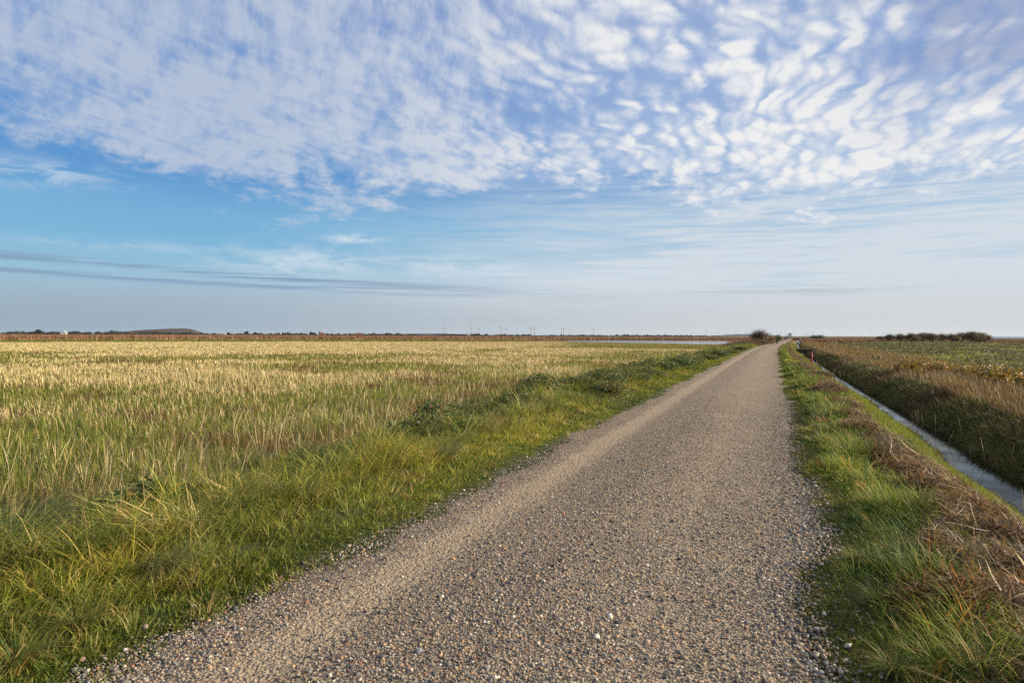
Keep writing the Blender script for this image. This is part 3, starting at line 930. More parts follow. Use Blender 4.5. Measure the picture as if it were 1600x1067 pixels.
# ------------------------------------------------------------------ right of the road
# grassy shoulder
bag = Bag()
M = 5200
Y = stripY(M, 1.4, 150); t0 = rng.random(M) ** .9; e0 = redge(Y) + .20; S = e0 + t0 * (1.30 - e0) + (fb(Y * .9, Y * 0 + 21) - .5) * .2
t = sst(S - e0, .02, .45)
kp = rng.random(M) < .25 + 1.2 * sst(fb(S * 1.7 + 90, Y * 1.1, 2), .36, .58); S, Y, t, M = S[kp], Y[kp], t[kp], int(kp.sum())
H = (.05 + .17 * t) * rng.uniform(.6, 1.4, M) * (.35 + 1.3 * vn(S * 2 + 40, Y * 1.6))
pal = [(.10, .165, .022), (.16, .21, .028), (.065, .11, .02), (.23, .235, .042), (.42, .34, .14), (.48, .21, .05)]
clumps(S, Y, 24, .05 + .07 * rng.random(M), H, .45, .0045, .2 + .6 * rng.random(M), pal, [4, 4, 3, 2.5, 1.4, .4], bag, 3, rng.normal(PI, 1.2, M), .3)
# moss and short turf on the gravel edge
M = 5200
Y = stripY(M, 1.4, 70); S = redge(Y) - .04 + .42 * rng.random(M) ** .8 + (fb(Y * 1.3, Y * 0 + 28) - .5) * .3
clumps(S, Y, 16, .04 + .06 * rng.random(M), .018 + .03 * rng.random(M), .4, .005, .5 + 0 * S, [(.13, .14, .022), (.19, .19, .026), (.08, .09, .02)], [4, 3, 3], bag, 2)
# grass pushing through the cut straw
M = 1500
Y = stripY(M, 1.4, 60); S = rng.uniform(1.0, 2.1, M)
m = fb(S * 2.2 + 60, Y * 1.2) > .6; S, Y = S[m], Y[m]; M = len(S)
clumps(S, Y, 18, .04 + .08 * rng.random(M), .08 + .14 * rng.random(M), .45, .005, .2 + .6 * rng.random(M), pal, [4, 4, 3, 2, .8, .2], bag, 3)
o = bag.build('roadside_grass', M_blade); tag(o, kind='stuff')
# mown slope down to the ditch
bag = Bag()
n = 240000
Y = stripY(n, 1.4, 200, 4); S = rng.uniform(1.45, 3.2, n); X = S + bend(Y)
m = seen(X, Y) & (rng.random(n) < .15 + .85 * sst(S, 1.6, 2.0)); X, Y, S = X[m], Y[m], S[m]; n = len(X)
wet = (fb(X * .7, Y * .25 + 5))[:, None]
c = pick([(.18, .22, .022), (.24, .26, .03), (.29, .26, .05), (.36, .26, .09)], [4, 4, 2, .6], n)
ok = sst(Y, 14, 30)[:, None] * sst(wet, .35, .6); c = c * (1 - .35 * ok) + np.array([.30, .19, .06]) * .35 * ok
bag.add(blades(np.stack([X, Y, terr(X, Y)], -1), rng.uniform(.05, .11, n) * (.7 + .6 * fb(X * 2, Y * 2)), wmin(.004 + 0 * X, X, Y, .0008), rng.uniform(0, 6.3, n), rng.uniform(0, .5, n), rng.uniform(.2, 1.0, n), c, 2))
o = bag.build('mown_slope_grass', M_blade); tag(o, kind='stuff')

# cut straw and reed litter
bag = Bag()


def litter_w(S, Y):
    c0 = 1.38 + (fb(Y * .45, Y * 0 + 50) - .5) * .5 - .12 * sst(Y, 6, 3)
    wdt = .17 + .30 * fb(Y * .8, Y * 0 + 61) + .12 * sst(Y, 5, 2) + .10 * sst(Y, 5, 12)
    return np.exp(-((S - c0) / wdt) ** 2) * (.30 + 1.1 * sst(fb(S * 1.6 + 5, Y * .8), .40, .58))


n = 150000
Y = stripY(n, 1.3, 120, 1.5); S = rng.uniform(.7, 2.3, n)
m = rng.random(n) < litter_w(S, Y); S, Y = S[m], Y[m]; X = S + bend(Y); m = seen(X, Y); X, Y, S = X[m], Y[m], S[m]; n = len(X)
lw = litter_w(S, Y)
heap = .02 + .16 * np.clip(lw, 0, 1.2) * rng.random(n) ** 1.3
dirn = np.where(rng.random(n) < .55, rng.normal(PI * .68, .5, n), rng.uniform(0, 2 * PI, n))
L = np.exp(rng.normal(math.log(.115), .5, n)).clip(.04, .42)
c = pick([(.26, .15, .045), (.35, .22, .07), (.62, .48, .23), (.15, .075, .022), (.055, .032, .014), (.29, .125, .03)], [3.5, 2.3, 1.4, 4.5, 6.5, 2], n, .25)
P = np.stack([X - np.cos(dirn) * L * .5, Y - np.sin(dirn) * L * .5, 0 * X], -1); P[:, 2] = terr(X, Y) + heap
bag.add(blades(P, L, wmin(np.exp(rng.normal(math.log(.0095), .45, n)), X, Y, .0007), dirn, PI / 2 + rng.normal(-.04, .17, n), rng.normal(0, .22, n), c, 2, prof=[1, 1, .5]))
lt = bag.build('cut_straw', M_straw); tag(lt, kind='stuff')

# litter turf mounds under the straw are part of the ground; a dark heap is a thing
def heap_obj(px, py, sz, lab, pal, n=1800):
    p = hit_terrain(px, py)
    bag = Bag()
    a = rng.uniform(0, 2 * PI, n); q = np.sqrt(rng.random(n)) * sz
    hz_ = np.maximum(0, 1 - (q / sz) ** 2) * sz * .42 * rng.random(n) ** .4
    dirn = a + rng.normal(PI / 2, .9, n)
    L = rng.uniform(.05, .28, n)
    P = np.stack([np.cos(a) * q - np.cos(dirn) * L * .5, np.sin(a) * q - np.sin(dirn) * L * .5, hz_], -1)
    bag.add(blades(P, L, rng.uniform(.006, .014, n), dirn, PI / 2 + rng.normal(0, .35, n), rng.normal(.1, .4, n), pick(pal, [1] * len(pal), n), 2, prof=[1, 1, .5]))
    o = bag.build('straw_heap', M_straw); o.location = [float(v) for v in p]
    tag(o, lab, 'heap', 'heaps of cut reed on the right verge')


DK = [(.035, .028, .022), (.06, .045, .03), (.09, .06, .04), (.03, .04, .03)]
BR = [(.25, .145, .05), (.36, .235, .09), (.15, .08, .03), (.30, .14, .045)]
heap_obj(1370, 702, .26, 'small nearly black heap of rotting cut reed in the litter strip', DK, 1500)
heap_obj(1345, 675, .34, 'rust-brown heap of cut reed just behind the black heap', BR)
heap_obj(1410, 742, .34, 'brown heap of long cut stalks in front of the black heap', BR)
heap_obj(1500, 800, .36, 'brown heap of cut stalks beside the mown slope', BR)
heap_obj(1530, 960, .42, 'large tangled heap of cut reed in the lower right corner', BR, 3000)

for hx, hy, hs, hl in [(1283, 588, .5, 'low brown heap of cut reed farthest along the litter strip, near the red post'), (1297, 610, .45, 'rusty heap of cut reed second farthest along the litter strip'), (1312, 634, .42, 'brown clod of cut reed midway along the litter strip'), (1326, 655, .36, 'brown clod of cut reed just beyond the rust-brown heap'), (1392, 722, .30, 'flat brown mat of stalks between the black heap and the long stalk heap'), (1455, 772, .36, 'brown heap of stalks left of the mown slope, between two larger ones'), (1560, 845, .36, 'brown heap of stalks at the foot of the mown slope near the right edge'), (1585, 905, .38, 'brown heap of stalks cut by the right edge'), (1490, 880, .30, 'small scattered heap of stalks above the tangled heap')]:
    heap_obj(hx, hy, hs, hl, BR + DK[1:3], 1700)

# far ditch bank: shaded grass face, then brown stalks on top
bag = Bag()
n = 150000
Y = stripY(n, 3, 200, 6); S = rng.uniform(3.58, 6.0, n); X = S + bend(Y); m = seen(X, Y); X, Y, S = X[m], Y[m], S[m]; n = len(X)
brn = sst(fb(X * .5 + 9, Y * .3, 2), .42, .6)[:, None]
c = pick([(.11, .13, .025), (.15, .165, .03), (.08, .09, .025), (.20, .19, .045)], [4, 3, 3, 1.5], n)
c2b = pick([(.15, .09, .035), (.21, .13, .05), (.09, .06, .03), (.28, .20, .09)], [3, 3, 3, 1], n)
c = np.where(rng.random((n, 1)) < .38 + .6 * brn, c2b, c)
bag.add(blades(np.stack([X, Y, terr(X, Y)], -1), rng.uniform(.12, .34, n), wmin(.006 + 0 * X, X, Y, .0009), rng.normal(PI, .9, n), rng.uniform(0, .6, n), rng.uniform(.5, 1.8, n), c, 2))
M = 1500
Y = stripY(M, 4, 150, 5); S = rng.choice([2.92, 3.02, 3.6, 3.68, 3.8], M) + rng.normal(0, .07, M)
clumps(S, Y, 18, .04 + .10 * rng.random(M), .12 + .25 * rng.random(M), .45, .006, .6 + .8 * rng.random(M), [(.10, .13, .025), (.14, .16, .03), (.16, .11, .05), (.30, .23, .11), (.06, .07, .02)], [3, 3, 3, 1.5, 3], bag, 3)
o = bag.build('bank_grass', M_blade); tag(o, kind='stuff')
bag = Bag()
n = 60000
Y = stripY(n, 7, 130, 4); S = rng.uniform(4.7, 7.4, n); X = S + bend(Y)
w_ = np.maximum(sst(Y + (S - 6) * 1.5, 30, 18), .55 * sst(fb(S * .35 + 3, Y * .12, 2), .50, .64)) * sst(S, 4.7, 5.5) * sst(S, 7.4, 6.6)
m = seen(X, Y) & (rng.random(n) < w_ * .6); X, Y, S = X[m], Y[m], S[m]; n = len(X)
c = pick([(.20, .125, .05), (.26, .17, .07), (.14, .09, .04), (.33, .24, .11), (.27, .13, .035)], [4, 3, 3, 1, 1.5], n)
bag.add(blades(np.stack([X, Y, terr(X, Y)], -1), rng.uniform(.2, .52, n), wmin(.006 + 0 * X, X, Y, .0006), rng.uniform(0, 6.3, n), np.abs(rng.normal(.06, .14, n)), np.abs(rng.normal(.2, .3, n)), c, 3, prof=[.6, .7, 1.1, 0], facing=rng.uniform(0, 6.3, n)))
# pale dead reeds at the water's edge
n = 130
Y = stripY(n, 8, 60, 4); S = rng.choice([2.9, 3.55, 3.65, 3.9], n) + rng.normal(0, .12, n); X = S + bend(Y)
m = fb(Y * .35, Y * 0 + 77) > .5; X, Y = X[m], Y[m]; n = len(X)
bag.add(blades(np.stack([X, Y, np.full(n, -.75)], -1), rng.uniform(.25, .62, n), wmin(.008 + 0 * X, X, Y, .0006), rng.uniform(0, 6.3, n), np.abs(rng.normal(.05, .1, n)), np.abs(rng.normal(.15, .2, n)), pick([(.45, .36, .22), (.36, .27, .15)], [1, 1], n), 3, prof=[.8, .8, .9, 0], facing=rng.uniform(0, 6.3, n)))
o = bag.build('dead_stalks', M_straw); tag(o, kind='stuff')

# meadow to the right with dark rush tussocks
bag = Bag()
X, Y, dd = polar(220000, 12, 262, 18, 42)
s = X - bend(Y); m = (s > 5.8); X, Y, dd = X[m], Y[m], dd[m]; n = len(X)
c = pick([(.25, .27, .035), (.31, .305, .045), (.19, .21, .035), (.36, .31, .10)], [4, 4, 2.5, 2], n)
bag.add(blades(np.stack([X, Y, terr(X, Y)], -1), rng.uniform(.06, .15, n), wmin(.008 + 0 * X, X, Y, .001), rng.uniform(0, 6.3, n), rng.uniform(0, .4, n), rng.uniform(.2, .8, n), c, 2))
X, Y, dd = polar(300000, 12, 250, 18, 42)
s = X - bend(Y); m = (s > 6.2) & (rng.random(len(X)) < sst(fb(X * .32 + 12, Y * .32, 3) * .8 + fb(X * 1.6, Y * 1.6, 1) * .2 - .02 * sst(dd, 50, 150), .50, .58)); X, Y, dd = X[m], Y[m], dd[m]; n = len(X)
hue = vn(X * .12, Y * .12)[:, None]
c = pick([(.075, .09, .03), (.11, .115, .035), (.15, .12, .055), (.24, .17, .07), (.10, .07, .04)], [4, 3, 3, 1.5, 2.5], n)
h = rng.uniform(.15, .42, n) * (.5 + .9 * fb(X * .6, Y * .6, 2))
bag.add(blades(np.stack([X, Y, terr(X, Y)], -1), h, wmin(.008 + 0 * X, X, Y, .0009), rng.uniform(0, 6.3, n), rng.uniform(0, .35, n), rng.uniform(.2, .8, n), c, 2))
n = 90000
Y = stripY(n, 16, 190, 6); S = 4.8 + 6.5 * rng.random(n) ** 1.3; X = S + bend(Y)
m = seen(X, Y) & (rng.random(n) < sst(fb(X * .28 + 44, Y * .10, 3), .49, .62) * sst(S, 11.5, 7)); X, Y = X[m], Y[m]; n = len(X)
bag.add(blades(np.stack([X, Y, terr(X, Y)], -1), rng.uniform(.2, .6, n) * (.5 + .9 * fb(X * .7, Y * .5, 2)), wmin(.007 + 0 * X, X, Y, .0008), rng.uniform(0, 6.3, n), rng.uniform(0, .4, n), rng.uniform(.2, .9, n), pick([(.28, .15, .05), (.20, .11, .045), (.36, .22, .07), (.14, .09, .045), (.17, .16, .04)], [3, 3, 2, 2, 2], n), 2))
# rust reeds along the far side of the meadow and the ditch
X, Y, dd = polar(60000, 120, 420, 19, 43)
s = X - bend(Y); azd = np.degrees(np.arctan2(X * RGT[0] + Y * RGT[1], X * FWD[0] + Y * FWD[1]))
st_ = np.interp(azd, [19, 22, 24, 27, 29, 35.6, 36.6, 43], [190, 150, 190, 215, 285, 285, 225, 225]) + (fb(azd * 1.2, azd * 0 + 5) - .5) * 16
m = (s > 5.5) & (dd > st_) & (rng.random(len(X)) < np.exp(-(dd - st_) / 60) + .2); X, Y, azd = X[m], Y[m], azd[m]; n = len(X)
h = rng.uniform(.7, 1.15, n) * np.interp(azd, [19, 26, 34, 37, 43], [1.3, 1.2, .9, 1.0, 1.0])
bag.add(blades(np.stack([X, Y, terr(X, Y)], -1), h, .24 + 0 * X, rng.uniform(0, 6.3, n), np.abs(rng.normal(0, .1, n)), np.abs(rng.normal(.2, .2, n)), pick([(.17, .085, .045), (.22, .12, .055), (.12, .07, .04), (.17, .13, .05)], [3, 2, 2, 1], n), 2))
o = bag.build('rush_meadow', M_blade); tag(o, kind='stuff')

# sea
M_sea = water_mat('sea_water', (.08, .11, .15), .35, .05, .3)
sp_ = [at_depth(px, HOR, dpt) for px, dpt in ((1535, 520), (1760, 520), (1900, 8000), (1535, 8000))]
bm = bmesh.new(); bm.faces.new([bm.verts.new((p[0], p[1], -.1)) for p in sp_])
bmesh.ops.recalc_face_normals(bm, faces=bm.faces)
sea = bm_obj('sea_water', bm, M_sea); tag(sea, kind='structure')
if sea.data.polygons[0].normal.z < 0: sea.data.flip_normals()

# ------------------------------------------------------------------ bushes and trees
def leaf_cloud(blobs, n, size, pal, wts, var=.25, upw=0.0):
    """leaf-sized quads through a set of ellipsoid lobes; returns V,Q,C"""
    vol = np.array([b[3] * b[4] * b[5] for b in blobs]) ** .75
    bi = rng.choice(len(blobs), n, p=vol / vol.sum())
    B = np.array(blobs)[bi]
    d = rng.normal(size=(n, 3)); d /= np.linalg.norm(d, axis=1)[:, None]
    r = rng.random(n) ** .45 * (1 + .18 * rng.normal(size=n))
    P = B[:, :3] + d * r[:, None] * B[:, 3:6]
    P[:, 2] = np.maximum(P[:, 2], .03)
    u = rng.normal(size=(n, 3)); u /= np.linalg.norm(u, axis=1)[:, None]
    v = np.cross(u, rng.normal(size=(n, 3))); v /= np.linalg.norm(v, axis=1)[:, None]
    sz = size * rng.uniform(.5, 1.4, n)[:, None]
    V = np.stack([P - u * sz * .5, P + v * sz * .3, P + u * sz * .5, P - v * sz * .3], 1).reshape(-1, 3)
    Q = np.arange(n * 4).reshape(-1, 4)
    tone = pick(pal, wts, len(blobs), .15)[bi]; own = pick(pal, wts, n, var)
    C = np.where(rng.random((n, 1)) < .5, tone, own) * rng.uniform(.8, 1.2, (n, 1))
    return V, Q, np.repeat(C, 4, 0)


def bush(name, W, D, Hh, pal, wts, n=1500, leaf=.06, lobes=9, stems=7, twigs=0, flat=1.0, mat=None, trunk_part='stem'):
    root = empty(name, (0, 0, 0))
    bl = []
    for i in range(lobes):
        a = random.uniform(0, 2 * PI); q = math.sqrt(random.random()) * .62
        hz_ = random.uniform(.42, .78) * (1 - .45 * q * flat)
        rr = random.uniform(.24, .40)
        bl.append((math.cos(a) * q * W / 2, math.sin(a) * q * D / 2, Hh * hz_, W * rr * .75, D * rr * .75, Hh * rr * .72))
    bl.append((0, 0, Hh * .38, W * .36, D * .36, Hh * .34))
    V, Q, C = leaf_cloud(bl, n, leaf, pal, wts)
    mesh_np('foliage', V, Q, None, C, M_leaf, root)
    bm = bmesh.new()
    for i in range(stems):
        b = random.choice(bl)
        x0, y0 = random.uniform(-.08, .08) * W, random.uniform(-.08, .08) * D
        mid = (b[0] * .4 + x0, b[1] * .4 + y0, b[2] * .55)
        r0 = Hh * random.uniform(.012, .02)
        tube(bm, [(x0, y0, -.1), mid, (b[0], b[1], b[2] + b[5] * .8)], [r0, r0 * .7, r0 * .25], 5)
    for i in range(twigs):
        b = random.choice(bl); dv = Vector((random.gauss(0, 1), random.gauss(0, 1), abs(random.gauss(0, 1)) + .4)).normalized()
        p0 = Vector(b[:3]); p1 = p0 + Vector((dv.x * b[3], dv.y * b[4], dv.z * b[5])) * random.uniform(.9, 1.5)
        tube(bm, [p0, p1], [Hh * .006, Hh * .002], 4, False)
    bm_obj('branches', bm, M_twig, root)
    return root


def place(root, p, rz, sc=(1, 1, 1), **kw):
    root.location = [float(v) for v in p]; root.rotation_euler = (0, 0, rz); root.scale = sc
    tag(root, **kw); return root


DGREEN = [(.06, .09, .025), (.10, .135, .034), (.15, .175, .04), (.22, .20, .06), (.17, .115, .05)]
ORANGE = [(.52, .25, .03), (.36, .13, .025), (.50, .32, .045), (.15, .17, .03), (.17, .10, .045), (.10, .11, .03)]
BROWN = [(.14, .08, .045), (.19, .11, .055), (.10, .06, .04), (.22, .10, .04), (.15, .13, .05)]

# leafy perennials along the left crest
protoA = bush('verge_shrub', 1.5, 1.3, .75, DGREEN, [4, 4, 3, 1.5, 1.5], 2600, .055, 10, 9)
protoB = bush('verge_shrub', 1.4, 1.2, .75, DGREEN + [(.40, .24, .03), (.36, .17, .03)], [3, 4, 3, 1.5, 1.5, 2.0, .8], 2600, .055, 10, 9)
vs = [(75, 812, .45, 0, 'dark leafy weed in the hollow at the far left, below the straw'), (215, 800, .42, 0, 'low leafy weed under the tall straw, second from the left'), (322, 768, .5, 0, 'dark weed at the foot of the straw, third from the left'), (440, 728, .5, 1, 'yellow-flecked weed at the foot of the straw'), (520, 722, .48, 0, 'dark low weed left of the shaded hollow'), (640, 676, .55, 0, 'dark weed between the shaded hollow and the crest row'), (690, 700, .45, 0, 'small dark weed on the slope below the crest row'),
      (722, 642, .6, 0, 'small dark weed clump at the crest, first of the row from the left'), (748, 634, .7, 0, 'dark weed clump second from the left along the crest'), (778, 628, .7, 1, 'weed clump with a few yellow leaves third along the crest'), (806, 618, .8, 0, 'dark weed clump fourth along the crest'), (832, 613, .75, 0, 'green weed clump fifth along the crest'), (856, 607, .85, 0, 'dark weed clump just left of the leafy shrubs'), (880, 603, .8, 0, 'low green weed clump touching the first leafy shrub'),
      (905, 604, .85, 0, 'dark green leafy shrub, nearest on the verge crest'), (940, 600, .9, 0, 'dense dark shrub second along the verge crest'),
      (962, 618, .8, 1, 'low shrub with yellow-orange leaves facing the road'), (985, 596, .95, 0, 'broad green shrub behind the orange-leaved one'),
      (1012, 588, .9, 0, 'dark shrub with brown tops midway along the crest'), (1040, 580, 1.0, 0, 'rounded green shrub past the brown-topped one'),
      (1062, 572, 1.0, 0, 'green shrub where the verge crest narrows'), (1085, 567, 1.1, 0, 'dark clump of shrub left of the wheel track bend'),
      (1105, 561, 1.1, 0, 'dark green shrub two before the brown bramble bank'), (1122, 556, 1.2, 0, 'small shrub next before the bramble bank'),
      (1140, 551, 1.3, 0, 'green shrub in front of the bramble bank'), (1158, 546, 1.4, 0, 'far green shrub beneath the brown bramble'), (940, 613, .6, 1, 'small yellow-leaved shrub below the dense dark one')]
first = {}
for px, py, sc, k, lab in vs:
    o = (protoA, protoB)[k] if k not in first else copy_tree((protoA, protoB)[k])
    first[k] = 1
    p = hit_terrain(px, py + 3)
    place(o, p, random.uniform(0, 6.3), (sc * 1.15, sc * 1.15, sc * random.uniform(.6, .85)), label=lab, cat='shrub', group='leafy shrubs along the left verge')

# bramble bank and bushes left of the road's far end
BR_P = bush('bramble', 7, 4, 1.6, BROWN, [4, 3, 3, 2, 1], 5200, .11, 14, 14, 60)
for i, (px, dpt, w, lab) in enumerate([(1128, 96, .55, 'low brown bramble thicket at the right tip of the pond'), (1145, 112, .85, 'brown bramble thicket between the pond and the far bush'), (1163, 122, .95, 'russet bramble thicket in front of the tall bush'), (1184, 128, .9, 'russet bramble thicket under the tall bush nearest the road')]):
    p = at_depth(px, HOR, dpt); p[2] = terr(p[0], p[1])
    place(BR_P if i == 0 else copy_tree(BR_P), p, random.uniform(-.4, .4), (w, w, w * .85), label=lab, cat='bramble', group='brown brambles beside the far road')
tall = bush('hawthorn_bush', 5.6, 4.2, 3.5, BROWN + [(.09, .06, .045)], [4, 3, 4, 1.5, 1, 3], 6500, .12, 16, 14, 160)
p = at_depth(1190, HOR, 141); p[2] = terr(p[0], p[1])
place(tall, p, .3, label='tall brown bare-twigged bush left of the far road', cat='bush')
org = bush('hawthorn_bush', 3.0, 2.6, 2.1, [(.30, .15, .035), (.22, .12, .04), (.15, .08, .04), (.34, .20, .05)], [3, 3, 3, 2], 3600, .11, 11, 10, 50)
p = at_depth(1206, HOR, 150); p[2] = terr(p[0], p[1])
place(org, p, .8, label='orange-leaved bush at the roadside under the tall brown bush', cat='bush')
dk = bush('hawthorn_bush', 3.2, 2.8, 2.6, DGREEN, [4, 3, 2, 1, 2], 3600, .12, 11, 10, 20)
p = at_depth(1214, HOR, 165); p[2] = terr(p[0], p[1])
place(dk, p, .1, label='dark green bush at the right end of the brown thicket', cat='bush')

# bushes right of the far road
evg = bush('round_bush', 6.2, 5, 3.0, [(.035, .045, .02), (.05, .06, .025), (.07, .075, .03)], [3, 3, 2], 6000, .14, 13, 8)
p = at_depth(1276, HOR, 262); p[2] = terr(p[0], p[1])
place(evg, p, .0, label='rounded dark green bush above the brown reeds right of the road', cat='bush')
for i, (px, dpt, sc, lab) in enumerate([(1244, 300, .55, 'small dark bush right beside the far road end'), (1255, 310, .4, 'low dark bush between the road and the rounded bush'), (1299, 300, .28, 'tiny dark bush right of the rounded bush'), (1352, 300, .45, 'small pointed bush left of the brown copse'), (1583, 250, .22, 'tiny bush on the reed edge before the sea'), (1313, 290, .4, 'tan round bush right of the dark rounded bush')]):
    o = copy_tree(evg); p = at_depth(px, HOR, dpt); p[2] = terr(p[0], p[1])
    place(o, p, random.uniform(0, 6), (sc, sc, sc * 1.1), label=lab, cat='bush', group='small bushes on the right horizon')

# copse on the right
CP = [(.085, .065, .035), (.12, .085, .04), (.15, .10, .04), (.065, .06, .03), (.17, .12, .045)]
cps = [bush('willow_tree', 5.5, 4.5, 3.0, CP, [4, 3, 1.5, 3, 1], 5200, .15, 13, 12, 120, .8), bush('willow_tree', 5.5, 4.5, 3.0, CP, [2, 3, 3, 3, 2], 5200, .15, 15, 12, 60, .6)]
cl = [(1376, 238, .62, 0), (1390, 240, .85, 0), (1407, 236, .90, 0), (1424, 232, .95, 0), (1441, 238, 1.0, 1), (1456, 230, .95, 1), (1472, 238, .92, 0), (1488, 232, .90, 0), (1503, 236, 1.0, 1), (1517, 230, 1.12, 1), (1530, 232, 1.02, 1), (1541, 234, .78, 1), (1431, 226, .62, 1), (1495, 224, .6, 1)]
names = ['thin bare-topped willow at the left end of the copse', 'bare grey willow second from the left end of the copse', 'bare-twigged willow third in the copse from its left', 'brown willow rising where the copse first swells', 'rust-topped willow forming the first swell of the copse', 'brown willow just right of the first swell of the copse', 'grey willow before the dip in the copse', 'grey-brown willow in the dip of the copse', 'wide brown willow left of the tallest crown in the copse', 'tallest warm brown willow of the copse', 'rounded brown willow right of the tallest crown', 'low dark willow closing the copse at its right end', 'low front willow under the first swell of the copse', 'low front willow under the dip of the copse']
used = set()
for (px, dpt, sc, k), lab in zip(cl, names):
    o = cps[k] if k not in used else copy_tree(cps[k]); used.add(k)
    p = at_depth(px, HOR, dpt); p[2] = terr(p[0], p[1]) - .1
    place(o, p, random.uniform(0, 6), (sc * 1.2, sc * 1.2, sc * 1.22), label=lab, cat='willow', group='willows of the copse on the right')

# orange shrubs behind the right bank
OS = bush('rose_shrub', 1.6, 1.4, .8, ORANGE, [3, 2, 2.5, 4, 5, 3], 1300, .07, 10, 9, 20)
oc = [(1428, 580, 1.25), (1447, 577, 1.15), (1466, 582, 1.2), (1484, 580, 1.2), (1500, 586, 1.25), (1520, 585, 1.15), (1537, 592, 1.25), (1556, 590, 1.2), (1572, 600, 1.3), (1590, 597, 1.25), (1606, 606, 1.3), (1400, 566, .8), (1340, 552, .9), (1318, 549, .8)]
ol = ['orange-leaved shrub at the left end of the row behind the brown stalks', 'yellow-orange shrub second in the row behind the brown stalks', 'orange shrub third in the row behind the stalks', 'sparse orange shrub fourth in the row behind the stalks', 'bright orange shrub midway along the row', 'pale orange shrub right of the bright one midway', 'orange shrub in the right half of the row', 'yellowish shrub near the right end of the row', 'large orange shrub next but one to the right edge', 'orange shrub next to the right edge of view', 'orange shrub cut by the right edge of view', 'small orange shrub standing apart left of the row', 'orange-brown shrub above the ditch bank near the red post', 'orange-brown shrub farthest along the ditch bank']
for i, ((px, py, sc), lab) in enumerate(zip(oc, ol)):
    o = OS if i == 0 else copy_tree(OS)
    p = hit_terrain(px, py + 6)
    place(o, p, random.uniform(0, 6), (sc, sc, sc * random.uniform(.7, .95)), label=lab, cat='shrub', group='orange shrubs on the right')

# ------------------------------------------------------------------ hills and far woods
def mound(name, px0, px1, prof, depth, thick, pal, kind='structure'):
    """a long low hill with real depth; prof gives top pixel rows"""
    nx, ny = 90, 14
    P = []
    pxs = np.linspace(px0, px1, nx)
    for j in range(ny):
        t = j / (ny - 1)
        for px in pxs:
            py = np.interp(px, [a for a, b in prof], [b for a, b in prof])
            q = at_depth(px, py, depth + thick * .5)
            hgt = max(q[2], -1.5)
            p = at_depth(px, HOR, depth + thick * t)
            zz = (hgt + .5) * math.sin(PI * min(1, t * 1.0)) ** .7 - .6
            zz *= 1 + .10 * (vn(px * .9, t * 9) - .5) + .05 * (vn(px * 2.7, t * 19) - .5)
            P.append((p[0], p[1], zz))
    idx = np.arange(nx * ny).reshape(ny, nx)
    quads = np.stack([idx[:-1, :-1], idx[:-1, 1:], idx[1:, 1:], idx[1:, :-1]], -1).reshape(-1, 4)
    P = np.array(P); c = pick(pal, [1] * len(pal), len(P), .15)
    o = mesh_np(name, P, quads, None, c, M_farland, smooth=True); tag(o, kind=kind); return o


M_farland = ground_mat('far_land', .05, .35, .0)
mound('hill', 150, 325, [(150, 521.5), (190, 518.5), (215, 516), (245, 514.3), (270, 513.2), (292, 513.2), (302, 515), (312, 518), (325, 522)], 2300, 700, [(.085, .06, .05), (.10, .07, .055), (.075, .06, .05)])
mound('hill', 1120, 1215, [(1120, 524), (1140, 522.6), (1157, 521.8), (1178, 522.3), (1215, 524.2)], 6000, 1000, [(.05, .06, .06)])
mound('hill', 600, 760, [(600, 523), (640, 521.2), (690, 520.8), (740, 522.5), (760, 523)], 6000, 1000, [(.05, .06, .06)])

# tree belts along the horizon (far-off woods that read as one mass)
def belt(segs, depth, size, pal, wts, dens=1.0):
    Vs = []; Cs = []; nn = 0; Qs = []
    for px0, px1, top_py, dep in segs:
        wid = (px1 - px0) / F * dep
        base = at_depth((px0 + px1) / 2, HOR, dep)
        hgt = (at_depth((px0 + px1) / 2, top_py, dep)[2] + .6)
        nb = max(5, int(wid / (hgt * .42)))
        bl = []
        for i in range(nb):
            t = random.uniform(-.5, .5) * wid; hh_ = hgt * (.48 + .52 * random.random() ** 1.6) * (1.0 if abs(t) < wid * .35 else .7)
            b = base + RGT * t + FWD * random.uniform(-.5, .5) * hgt * 3
            q_ = hgt * random.uniform(.35, .9); bl.append((b[0], b[1], hh_ * .5 - .6, q_, q_, hh_ * .5))
        n = int(max(150, wid / size * hgt / size * 3.2 * dens))
        V, Q, C = leaf_cloud(bl, n, size, pal, wts)
        Vs.append(V); Qs.append(Q + nn); Cs.append(C); nn += len(V)
    return np.concatenate(Vs), np.concatenate(Qs), np.concatenate(Cs)


W1 = [(.035, .045, .022), (.05, .055, .028), (.065, .06, .035), (.03, .04, .025)]
segs = [(-20, 150, 518.6, 1950), (150, 330, 519.4, 1950), (330, 500, 520.4, 2100), (500, 650, 520.8, 2150), (650, 860, 522.5, 2450), (860, 1120, 523.3, 2600), (0, 40, 515.8, 1800), (30, 95, 516.6, 1850), (80, 140, 516.6, 1900), (115, 200, 517.6, 1700), (160, 205, 515.5, 1750), (195, 260, 517.2, 1700), (250, 320, 518.2, 1700), (310, 345, 519.4, 1800), (340, 400, 519.0, 2000),
        (395, 430, 519.6, 2000), (425, 480, 518.6, 2000), (470, 515, 518.8, 2100), (510, 560, 520.3, 2100), (555, 580, 519.6, 2100), (575, 640, 519.0, 2000), (618, 628, 518.7, 2000), (640, 665, 521.6, 2200),
        (680, 735, 521.6, 2200), (725, 745, 520.8, 2200), (738, 768, 520.3, 2100), (774, 800, 521.2, 2200), (795, 835, 521.7, 2300), (850, 905, 522.4, 2400), (895, 945, 522.0, 2400), (955, 1000, 522.0, 2400), (985, 1050, 522.4, 2500), (1040, 1090, 522.9, 2500), (1080, 1125, 523.6, 2600)]
